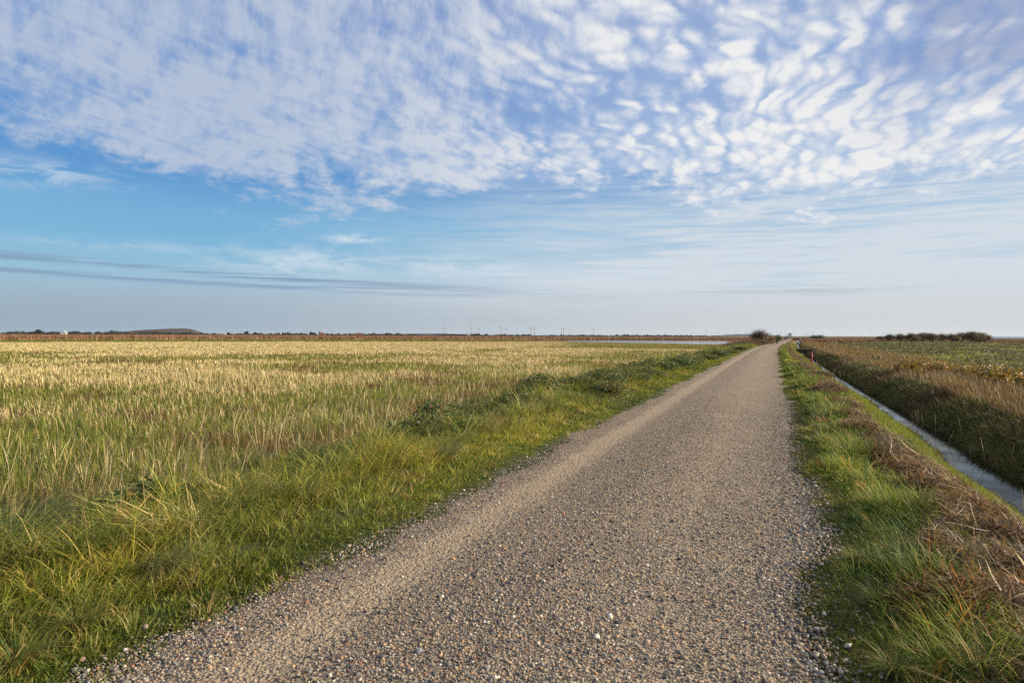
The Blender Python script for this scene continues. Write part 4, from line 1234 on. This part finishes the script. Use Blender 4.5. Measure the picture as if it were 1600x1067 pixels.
V, Q, C = belt(segs, 0, 1.5, W1, [3, 3, 2, 2], 5.0)
fw = mesh_np('far_woods', V, Q, None, C, M_leaf); tag(fw, kind='stuff')

ft = bush('field_tree', 9, 9, 9, W1, [3, 3, 2, 2], 2500, .8, 12, 4, 0, .8)
for i, (px, py, dpt, lab) in enumerate([(61, 513.8, 1750, 'round dark tree standing above the treeline left of the white farmhouse'), (385, 516.6, 1800, 'dark tree bump right of the long hill'), (398, 518.2, 1850, 'smaller dark tree beside the bump right of the hill'), (486, 517.8, 1900, 'dark tree just left of the red church tower'), (706, 523.8, 520, 'lone dark bush standing in the brown reeds left of the turbines'), (1010, 524.3, 560, 'dark bush in the reeds behind the pond')]):
    o = ft if i == 0 else copy_tree(ft)
    top_ = at_depth(px, py, dpt)[2]
    p = at_depth(px, HOR, dpt); p[2] = -.6
    sc = max((top_ + .6) / 8.2, .12)
    wd_ = sc * (2.2 if dpt < 700 else 1)
    place(o, p, random.uniform(0, 6), (wd_, wd_, sc), label=lab, cat='tree', group='single trees on the horizon')

# ------------------------------------------------------------------ far buildings
M_white = plain_mat('white_render', (.42, .41, .39), .8, .06)
M_redr = plain_mat('red_tile', (.30, .10, .06), .8)
M_brick = plain_mat('red_brick', (.30, .13, .09), .85)
M_slate = plain_mat('grey_roof', (.16, .16, .17), .7)
M_glass = plain_mat('dark_pane', (.03, .035, .04), .1, .05)
M_turb = plain_mat('turbine_paint', (.27, .28, .30), .6, .03)
M_plant = plain_mat('haze_tinted_cladding', (.30, .39, .50), .6, .05)  # pale blue of the distance haze is painted into this colour


def house(name, L, Wd, hw, hr, wall, roof, chim=True):
    root = empty(name, (0, 0, 0))
    bm = bmesh.new()
    vs = {}
    for x in (-L / 2, L / 2):
        for k_, (y, z) in enumerate(((-Wd / 2, -.5), (Wd / 2, -.5), (Wd / 2, hw), (0, hw + hr), (-Wd / 2, hw))):
            vs[(x, k_)] = bm.verts.new((x, y, z))
    a = [vs[(-L / 2, k_)] for k_ in range(5)]; b = [vs[(L / 2, k_)] for k_ in range(5)]
    bm.faces.new(a[::-1]); bm.faces.new(b)
    for k_ in range(5): bm.faces.new((a[k_], a[(k_ + 1) % 5], b[(k_ + 1) % 5], b[k_]))
    bmesh.ops.recalc_face_normals(bm, faces=bm.faces)
    bm_obj('wall', bm, wall, root)
    bm = bmesh.new()
    for sgn in (-1, 1):
        e = .4
        p = [(-L / 2 - e, 0, hw + hr + .12), (L / 2 + e, 0, hw + hr + .12), (L / 2 + e, sgn * (Wd / 2 + e), hw - hr * e / (Wd / 2) + .12), (-L / 2 - e, sgn * (Wd / 2 + e), hw - hr * e / (Wd / 2) + .12)]
        lo = [bm.verts.new(v) for v in p]; hi = [bm.verts.new((v[0], v[1], v[2] + .18)) for v in p]
        bm.faces.new(lo); bm.faces.new(hi[::-1])
        for k_ in range(4): bm.faces.new((lo[k_], hi[k_], hi[(k_ + 1) % 4], lo[(k_ + 1) % 4]))
    bmesh.ops.recalc_face_normals(bm, faces=bm.faces)
    rf = bm_obj('roof', bm, roof, root)
    if chim:
        bm = bmesh.new(); box(bm, L * .2, L * .2 + .8, -.4, .4, hw + hr - .3, hw + hr + 1.2); bm_obj('chimney', bm, M_brick, rf)
    for k_ in range(4):
        x = -L / 2 + L * (k_ + .7) / 4.6
        bm = bmesh.new(); box(bm, x - .5, x + .5, -Wd / 2 - .04, -Wd / 2 + .1, 1.0, 2.1); bm_obj('window', bm, M_glass, root)
    bm = bmesh.new(); box(bm, L * .02 - .45, L * .02 + .45, -Wd / 2 - .05, -Wd / 2 + .1, 0, 2.05); bm_obj('door', bm, M_slate, root)
    return root


def put_far(o, px, dpt, rz, sc, lab, cat, grp=None, z=-.5):
    p = at_depth(px, HOR, dpt); p[2] = z
    place(o, p, TH + rz, sc, label=lab, cat=cat, group=grp)


hs = house('farmhouse', 15, 8, 3.2, 4.4, M_white, M_white)
put_far(hs, 100, 1480, PI / 2 + .35, (1, 1.25, .95), 'white farmhouse with a steep gable before the dark trees left of the hill', 'house', z=2.2)
h2 = house('barn', 14, 8, 3.0, 1.6, M_white, M_white, False)
put_far(h2, 350, 1650, .1, (.6, .8, .8), 'low white barn right of the long hill', 'barn', z=1.2)
o = copy_tree(h2); put_far(o, 436, 1800, .0, (.8, .8, .9), 'long white shed on the horizon left of the church tower', 'barn', z=4.5)
o = copy_tree(h2); put_far(o, 424, 1820, .1, (.6, .8, .8), 'small pale shed just left of the long white shed', 'barn', z=4.2)
h3 = house('cottage', 12, 7, 2.8, 3.0, M_brick, M_redr)
put_far(h3, 562, 1900, .1, (1.1, 1, .9), 'red brick cottage with a red roof right of the church tower', 'house', z=2.2)
o = copy_tree(h3); put_far(o, 555, 1950, .2, (.8, .9, .8), 'smaller red cottage next to the brick cottage', 'house', z=2.4)
o = copy_tree(h3); put_far(o, 633, 1900, .1, (.8, .8, .7), 'lone red-roofed cottage where the dark treeline ends', 'house', z=.4)
o = copy_tree(h2); put_far(o, 732, 2000, .2, (.7, .8, .8), 'tiny white house among the trees under the turbines', 'house', z=.6)
# church
ch = empty('church', (0, 0, 0))
bm = bmesh.new(); box(bm, -2.6, 2.6, -2.6, 2.6, -.5, 9.5); bm_obj('tower', bm, M_brick, ch)
bm = bmesh.new(); bmesh.ops.create_cone(bm, cap_ends=True, segments=4, radius1=3.9, radius2=.05, depth=3.2, matrix=Matrix.Translation((0, 0, 11.1)) @ Matrix.Rotation(PI / 4, 4, 'Z')); bm_obj('spire', bm, M_redr, ch)
bm = bmesh.new(); box(bm, 2.6, 13, -2.3, 2.3, -.5, 3.6); bm_obj('nave', bm, M_brick, ch)
bm = bmesh.new()
a = [bm.verts.new(v) for v in ((2.62, -2.6, 3.6), (2.62, 2.6, 3.6), (2.62, 0, 6.2), (13.2, -2.6, 3.6), (13.2, 2.6, 3.6), (13.2, 0, 6.2))]
for f in ((0, 1, 2), (5, 4, 3), (0, 2, 5, 3), (2, 1, 4, 5), (1, 0, 3, 4)): bm.faces.new([a[i] for i in f])
bmesh.ops.recalc_face_normals(bm, faces=bm.faces); bm_obj('nave_roof', bm, M_redr, ch)
for sg in (-1, 1):
    bm = bmesh.new(); box(bm, sg * 1 - .35, sg * 1 + .35, -2.66, -2.5, 7.2, 8.6); bm_obj('belfry_opening', bm, M_glass, ch)
put_far(ch, 500, 1900, .0, (.95, .95, .95), 'red brick church tower rising out of the far treeline', 'church', z=1.0)

# wind turbines
def turbine():
    r = empty('wind_turbine', (0, 0, 0))
    bm = bmesh.new(); tube(bm, [(0, 0, -1), (0, 0, 60)], [2.3, 1.3], 12); bm_obj('tower', bm, M_turb, r, True)
    bm = bmesh.new(); box(bm, -1.6, 1.6, -2.5, 6, 59.2, 62.6); bmesh.ops.bevel(bm, geom=bm.edges[:], offset=.5, segments=2); bm_obj('nacelle', bm, M_turb, r)
    bm = bmesh.new(); bmesh.ops.create_uvsphere(bm, u_segments=10, v_segments=8, radius=1.7, matrix=Matrix.Translation((0, -3.6, 61))); hub = bm_obj('hub', bm, M_turb, r, True)
    for k_ in range(3):
        bm = bmesh.new()
        pr = [(1.0, .9, .8), (4, 1.6, .5), (12, 1.2, .3), (24, .3, .1)]
        rings = []
        for L, c_, t_ in pr:
            rings.append([bm.verts.new(v) for v in ((-c_ * .4, 0, L), (0, -t_, L), (c_, 0, L), (0, t_, L))])
        for a_, b_ in zip(rings, rings[1:]):
            for q in range(4): bm.faces.new((a_[q], a_[(q + 1) % 4], b_[(q + 1) % 4], b_[q]))
        bm.faces.new(rings[0][::-1]); bm.faces.new(rings[-1])
        bmesh.ops.transform(bm, matrix=Matrix.Translation((0, -3.8, 61)) @ Matrix.Rotation(k_ * 2 * PI / 3 + .25, 4, 'Y'), verts=bm.verts[:])
        bm_obj('blade', bm, M_turb, r)
    return r


TB = turbine()
tb = [(693.3, 512, 5300, 'lone wind turbine farthest left on the horizon'), (737, 512.3, 5300, 'taller turbine of the pair above the tiny white house'), (748.4, 513.6, 5700, 'shorter turbine of the pair above the tiny white house'),
      (782.7, 511.2, 5100, 'tall turbine beside the gap in the dark trees'), (791, 513.5, 5600, 'shorter turbine right of the tall one at the gap in the trees'), (829.8, 512.2, 5300, 'left turbine of the close pair left of the pond'), (835.5, 512.5, 5300, 'right turbine of the close pair left of the pond'),
      (877.4, 512.3, 5300, 'left turbine of the pair over the left tip of the pond'), (880.8, 513, 5500, 'right turbine of the pair over the left tip of the pond'), (927.9, 513.4, 5400, 'single turbine over the left half of the pond'),
      (1103.2, 518.6, 9300, 'small faint turbine over the right end of the pond'), (1119.5, 519, 9400, 'faint turbine left of the blue hill'), (1134.3, 518.6, 9300, 'faint turbine on the left flank of the blue hill'), (1150, 518.9, 9300, 'faint turbine over the crest of the blue hill'), (1164.8, 519, 9300, 'faint turbine on the right flank of the blue hill'),
      (1220, 519.3, 9600, 'faint turbine left of the tall chimney'), (1242, 520, 9900, 'very faint turbine right of the power station'), (1257.5, 519.6, 9900, 'faint left turbine of three over the dark rounded bush'), (1262.5, 518.6, 9500, 'faint middle turbine of three over the dark rounded bush'), (1269, 518.6, 9500, 'faint right turbine of three over the dark rounded bush')]
for i, (px, py, dpt, lab) in enumerate(tb):
    o = TB if i == 0 else copy_tree(TB)
    dpt *= .68
    sc = (at_depth(px, py, dpt)[2] + .5) / 61
    put_far(o, px, dpt, random.uniform(-.6, .6), (sc,) * 3, lab, 'wind turbine', 'wind turbines on the horizon')

# power station
ps = empty('power_station', (0, 0, 0))
bm = bmesh.new(); box(bm, 0, 38, -15, 15, -1, 42); box(bm, 9, 30, -12, 12, 42, 47); bm_obj('boiler_house', bm, M_plant, ps)
bm = bmesh.new(); tube(bm, [(-34, 0, -1), (-34, 0, 66)], [3.6, 2.4], 12); bm_obj('chimney', bm, M_plant, ps, True)
bm = bmesh.new(); box(bm, -12, -.1, -12, 12, -1, 14); bm_obj('turbine_hall', bm, M_plant, ps)
put_far(ps, 1232.0, 6600, 0, (.7, .7, .7), 'power station block coloured pale blue for distance haze, with a tall thin chimney at the end of the road', 'power station')

# ------------------------------------------------------------------ red marker post
M_red = plain_mat('red_paint', (.45, .02, .025), .45, .12, 14)
M_reddk = plain_mat('dark_red_cap', (.30, .02, .02), .5, .1)
post = empty('marker_post', (0, 0, 0))
bm = bmesh.new(); tube(bm, [(0, 0, -.3), (0, 0, .05), (.012, 0, .7), (.03, 0, 1.0)], [.085, .085, .08, .075], 14); bm_obj('shaft', bm, M_red, post, True)
bm = bmesh.new(); tube(bm, [(.03, 0, 1.0), (.032, 0, 1.06), (.034, 0, 1.15)], [.078, .06, .012], 14); bm_obj('cap', bm, M_reddk, post, True)
p = hit_terrain(1268, 568); place(post, p, TH, (.70, .70, .70), label='red marker post leaning slightly on the ditch bank', cat='post')
# red leaved patches beside it
RP = bush('red_plant', .9, .7, .35, [(.32, .03, .03), (.22, .03, .03), (.14, .07, .03)], [3, 2, 2], 420, .05, 6, 6)
for i, (px, py, sc, lab) in enumerate([(1243, 561, .75, 'low crimson-leaved plant in the brown verge left of the post'), (1258, 561, .7, 'low crimson-leaved plant between the verge and the red post')]):
    o = RP if i == 0 else copy_tree(RP)
    place(o, hit_terrain(px, py), i * 2.0, (sc,) * 3, label=lab, cat='plant', group='crimson plants near the red post')

# ------------------------------------------------------------------ culvert crossing over the ditch
M_wood = plain_mat('dark_wood', (.06, .05, .04), .85, .3, 6)
yb = 97.0
sb = float(bend(yb))
fbz = empty('ditch_crossing', (3.7 + sb, yb, -.35))
bm = bmesh.new(); box(bm, -1.15, 1.25, -.9, .9, -.06, .10); bm_obj('deck', bm, M_wood, fbz)
for yy in (-.75, .75):
    bm = bmesh.new(); box(bm, -1.2, 1.3, yy - .09, yy + .09, -.30, -.062); bm_obj('beam', bm, M_wood, fbz)
for xx in (-.85, .9):
    for yy in (-.75, .75):
        bm = bmesh.new(); tube(bm, [(xx, yy, -.9), (xx, yy, -.305)], [.09, .08], 8); bm_obj('pile', bm, M_wood, fbz)
nb = 2500
X = rng.uniform(-1.15, 1.25, nb); Y = rng.uniform(-.88, .88, nb)
r_ = blades(np.stack([X, Y, np.full(nb, .10)], -1), rng.uniform(.12, .4, nb), .03 + 0 * X, rng.uniform(0, 6.3, nb), rng.uniform(0, .5, nb), rng.uniform(.3, 1.2, nb), pick([(.07, .08, .025), (.13, .12, .04), (.19, .13, .06)], [3, 2, 2], nb), 2)
go_ = mesh_np('turf', *r_[:3], r_[3], M_blade, fbz)
tag(fbz, 'dark overgrown plank crossing over the ditch beyond the red post', 'footbridge')

# ------------------------------------------------------------------ stones at the road edges
M_stone = []
for nm, c in (('pale_stone', (.30, .26, .23)), ('grey_stone', (.17, .17, .18)), ('pink_stone', (.30, .19, .16)), ('white_stone', (.5, .47, .43))):
    M_stone.append(plain_mat(nm, c, .8, .25, 25))
SR = [(1282, 1056, .030, 0, 'large pale rounded stone at the mossy right road edge'), (1264, 1040, .021, 1, 'dark blue-grey stone left of the large pale stone'), (1291, 1041, .018, 0, 'pale oblong stone just above the large pale stone'),
      (1238, 974, .018, 0, 'pale pink pebble at the edge of the gravel above the moss'), (1288, 964, .016, 3, 'whitish pebble in the moss of the right edge'), (1275, 868, .02, 0, 'flat pale stone in the moss farther up the right edge'), (1283, 842, .02, 3, 'small white stone highest in the right moss strip'),
      (227, 984, .026, 2, 'pinkish stone at the left grass edge'), (128, 1036, .022, 2, 'pink stone at the left edge near the corner tuft'), (101, 1041, .018, 0, 'pale stone left of the pink corner stone'), (196, 1021, .016, 3, 'white pebble on the gravel near the left edge'), (302, 951, .022, 0, 'tan stone standing on the left gravel edge'),
      (757, 976, .016, 3, 'oval white pebble in the middle of the gravel'), (654, 1022, .030, 1, 'grey clod of stone near the bottom middle of the road'), (1029, 857, .014, 3, 'small white chip on the right wheel track'), (733, 820, .028, 1, 'dark grey stone beside the sandy wheel track'), (1112, 832, .012, 1, 'tiny black stone on the right wheel track')]
for px, py, r, mi, lab in SR:
    bm = bmesh.new(); bmesh.ops.create_icosphere(bm, subdivisions=3, radius=1)
    sx, sy, sz = random.uniform(.95, 1.25), random.uniform(.75, 1.0), random.uniform(.6, .85)
    ph = [random.uniform(0, 6) for _ in range(6)]
    for v in bm.verts:
        c = v.co
        k_ = 1 + .10 * math.sin(2.1 * c.x + ph[0]) * math.cos(1.9 * c.y + ph[1]) + .08 * math.sin(3.1 * c.z + ph[2]) + .04 * math.sin(5 * c.x + ph[3]) * math.sin(5 * c.y + ph[4])
        v.co = Vector((c.x * sx, c.y * sy, c.z * sz)) * k_ * r * .72
    o = bm_obj('stone', bm, M_stone[mi], None, True)
    p = hit_terrain(px, py); o.location = (p[0], p[1], p[2] + .010 + r * .08); o.rotation_euler = (random.uniform(-.3, .3), random.uniform(-.3, .3), random.uniform(0, 6))
    tag(o, lab, 'stone', 'loose stones on the road')

# ------------------------------------------------------------------ two walkers far down the road
M_skin = plain_mat('skin', (.45, .28, .2), .6)
M_navy = plain_mat('navy_cloth', (.02, .024, .035), .9)
M_pale = plain_mat('pale_cloth', (.55, .54, .52), .9)
M_dkt = plain_mat('dark_trousers', (.03, .03, .035), .9)
M_hair = plain_mat('hair', (.06, .04, .025), .8)


def skin_obj(name, verts, edges, radii, mat, parent, root=0):
    me = bpy.data.meshes.new(name); me.from_pydata(verts, edges, []); me.materials.append(mat)
    o = bpy.data.objects.new(name, me); COL.objects.link(o); o.parent = parent
    o.modifiers.new('skin', 'SKIN'); md = o.modifiers.new('sub', 'SUBSURF'); md.levels = 1; md.render_levels = 2
    sv = me.skin_vertices[0].data
    for i, r in enumerate(radii): sv[i].radius = (r, r) if not isinstance(r, tuple) else r
    sv[root].use_root = True
    for p_ in o.modifiers: pass
    return o


def person(jacket, trousers, stride, lab, p, rz):
    root = empty('person', p, rz)
    J = {'pelvis': (0, 0, .95), 'waist': (0, 0, 1.1), 'chest': (0, .0, 1.32), 'neck': (0, .01, 1.48), 'jaw': (0, .03, 1.56), 'head': (0, .02, 1.65), 'crown': (0, .01, 1.72)}
    vs = list(J.values()); es = [(0, 1), (1, 2), (2, 3), (3, 4), (4, 5), (5, 6)]; rd = [.15, .13, .16, .055, .07, .09, .06]
    for sg in (-1, 1):
        b = len(vs); st = stride * sg
        vs += [(sg * .10, 0, .9), (sg * .11, st * .28, .50), (sg * .11, st * .30 - .12 * (st < 0) , .09), (sg * .11, st * .30 + .14 - .12 * (st < 0), .035)]
        es += [(0, b), (b, b + 1), (b + 1, b + 2), (b + 2, b + 3)]; rd += [.095, .062, .042, .04]
        b = len(vs)
        vs += [(sg * .19, 0, 1.42), (sg * .25, -st * .10, 1.14), (sg * .26, -st * .22 + .04, .92), (sg * .26, -st * .24 + .06, .85)]
        es += [(2, b), (b, b + 1), (b + 1, b + 2), (b + 2, b + 3)]; rd += [.06, .046, .034, .035]
        h = b + 3; hp = vs[h]
        for k_ in range(5):
            f_ = len(vs); off = (k_ - 2) * .018
            ln = [.05, .075, .085, .078, .06][k_]
            vs += [(hp[0] - sg * .005, hp[1] + off, hp[2] - .035), (hp[0] - sg * .02, hp[1] + off * 1.2, hp[2] - .035 - ln)]
            es += [(h, f_), (f_, f_ + 1)]; rd += [.009, .008]
    skin_obj('body', vs, es, rd, M_skin, root)
    jv = [(0, 0, .9), (0, 0, 1.1), (0, 0, 1.33), (0, .01, 1.46)]; je = [(0, 1), (1, 2), (2, 3)]; jr = [.19, .175, .195, .08]
    for sg in (-1, 1):
        b = len(jv); st = stride * sg
        jv += [(sg * .19, 0, 1.42), (sg * .25, -st * .10, 1.14), (sg * .26, -st * .22 + .04, .93)]; je += [(2, b), (b, b + 1), (b + 1, b + 2)]; jr += [.08, .065, .055]
    skin_obj('jacket', jv, je, jr, jacket, root)
    tv = [(0, 0, .95)]; te = []; tr_ = [.165]
    for sg in (-1, 1):
        b = len(tv); st = stride * sg
        tv += [(sg * .10, 0, .88), (sg * .11, st * .28, .50), (sg * .11, st * .30 - .12 * (st < 0), .11)]; te += [(0, b), (b, b + 1), (b + 1, b + 2)]; tr_ += [.11, .08, .065]
    skin_obj('trousers', tv, te, tr_, trousers, root)
    bm = bmesh.new(); bmesh.ops.create_uvsphere(bm, u_segments=12, v_segments=8, radius=.108, matrix=Matrix.Translation((0, -.005, 1.68)) @ Matrix.Diagonal((1, 1.1, 1, 1)))
    bm_obj('hair', bm, M_hair, root, True)
    for sg in (-1, 1):
        bm = bmesh.new(); bmesh.ops.create_uvsphere(bm, u_segments=8, v_segments=6, radius=.016, matrix=Matrix.Translation((sg * .034, .098, 1.645))); bm_obj('eye', bm, M_hair, root)
        bm = bmesh.new(); bmesh.ops.create_uvsphere(bm, u_segments=8, v_segments=6, radius=.03, matrix=Matrix.Translation((sg * .098, .01, 1.635)) @ Matrix.Diagonal((.35, .7, 1, 1))); bm_obj('ear', bm, M_skin, root, True)
    bm = bmesh.new(); bmesh.ops.create_cone(bm, cap_ends=True, segments=6, radius1=.022, radius2=.006, depth=.05, matrix=Matrix.Translation((0, .115, 1.62))); bm_obj('nose', bm, M_skin, root)
    bm = bmesh.new(); box(bm, -.028, .028, .088, .104, 1.573, 1.585); bm_obj('mouth', bm, M_reddk, root)
    tag(root, lab, 'person', 'walkers on the far road'); return root


for px, dpt, ja, tr_c, st, lab, rz in ((1227.2, 258, M_navy, M_dkt, .7, 'walker in dark coat and dark trousers on the far road, left of the two', PI - .1), (1231.0, 262, M_navy, M_pale, -.8, 'walker in dark jacket and pale trousers on the far road', PI + .1)):
    p = at_depth(px, HOR, dpt); p[2] = terr(p[0], p[1]) + .01
    person(ja, tr_c, st, lab, p, rz)

# ------------------------------------------------------------------ haze
hb = bmesh.new(); box(hb, -9300, 9300, -300, 9300, -3.2, 63)
M_haze, nt, out = newmat('haze')
pv_ = N(nt, 'ShaderNodeVolumePrincipled'); pv_.inputs['Color'].default_value = (.80, .87, .95, 1); pv_.inputs['Density'].default_value = 2e-5; pv_.inputs['Anisotropy'].default_value = .2
nt.links.new(pv_.outputs[0], out.inputs['Volume'])
hz_o = bm_obj('haze', hb, M_haze); tag(hz_o, kind='stuff')

# ------------------------------------------------------------------ render settings
scene.view_settings.view_transform = 'Standard'
scene.view_settings.look = 'None'
scene.view_settings.exposure = EXPO
scene.view_settings.gamma = 1
scene.render.engine = 'CYCLES'
scene.cycles.use_denoising = False
scene.cycles.max_bounces = 6
scene.cycles.diffuse_bounces = 2
scene.cycles.glossy_bounces = 2
scene.cycles.transmission_bounces = 3
scene.cycles.volume_bounces = 0
scene.cycles.transparent_max_bounces = 4
print('scene built')
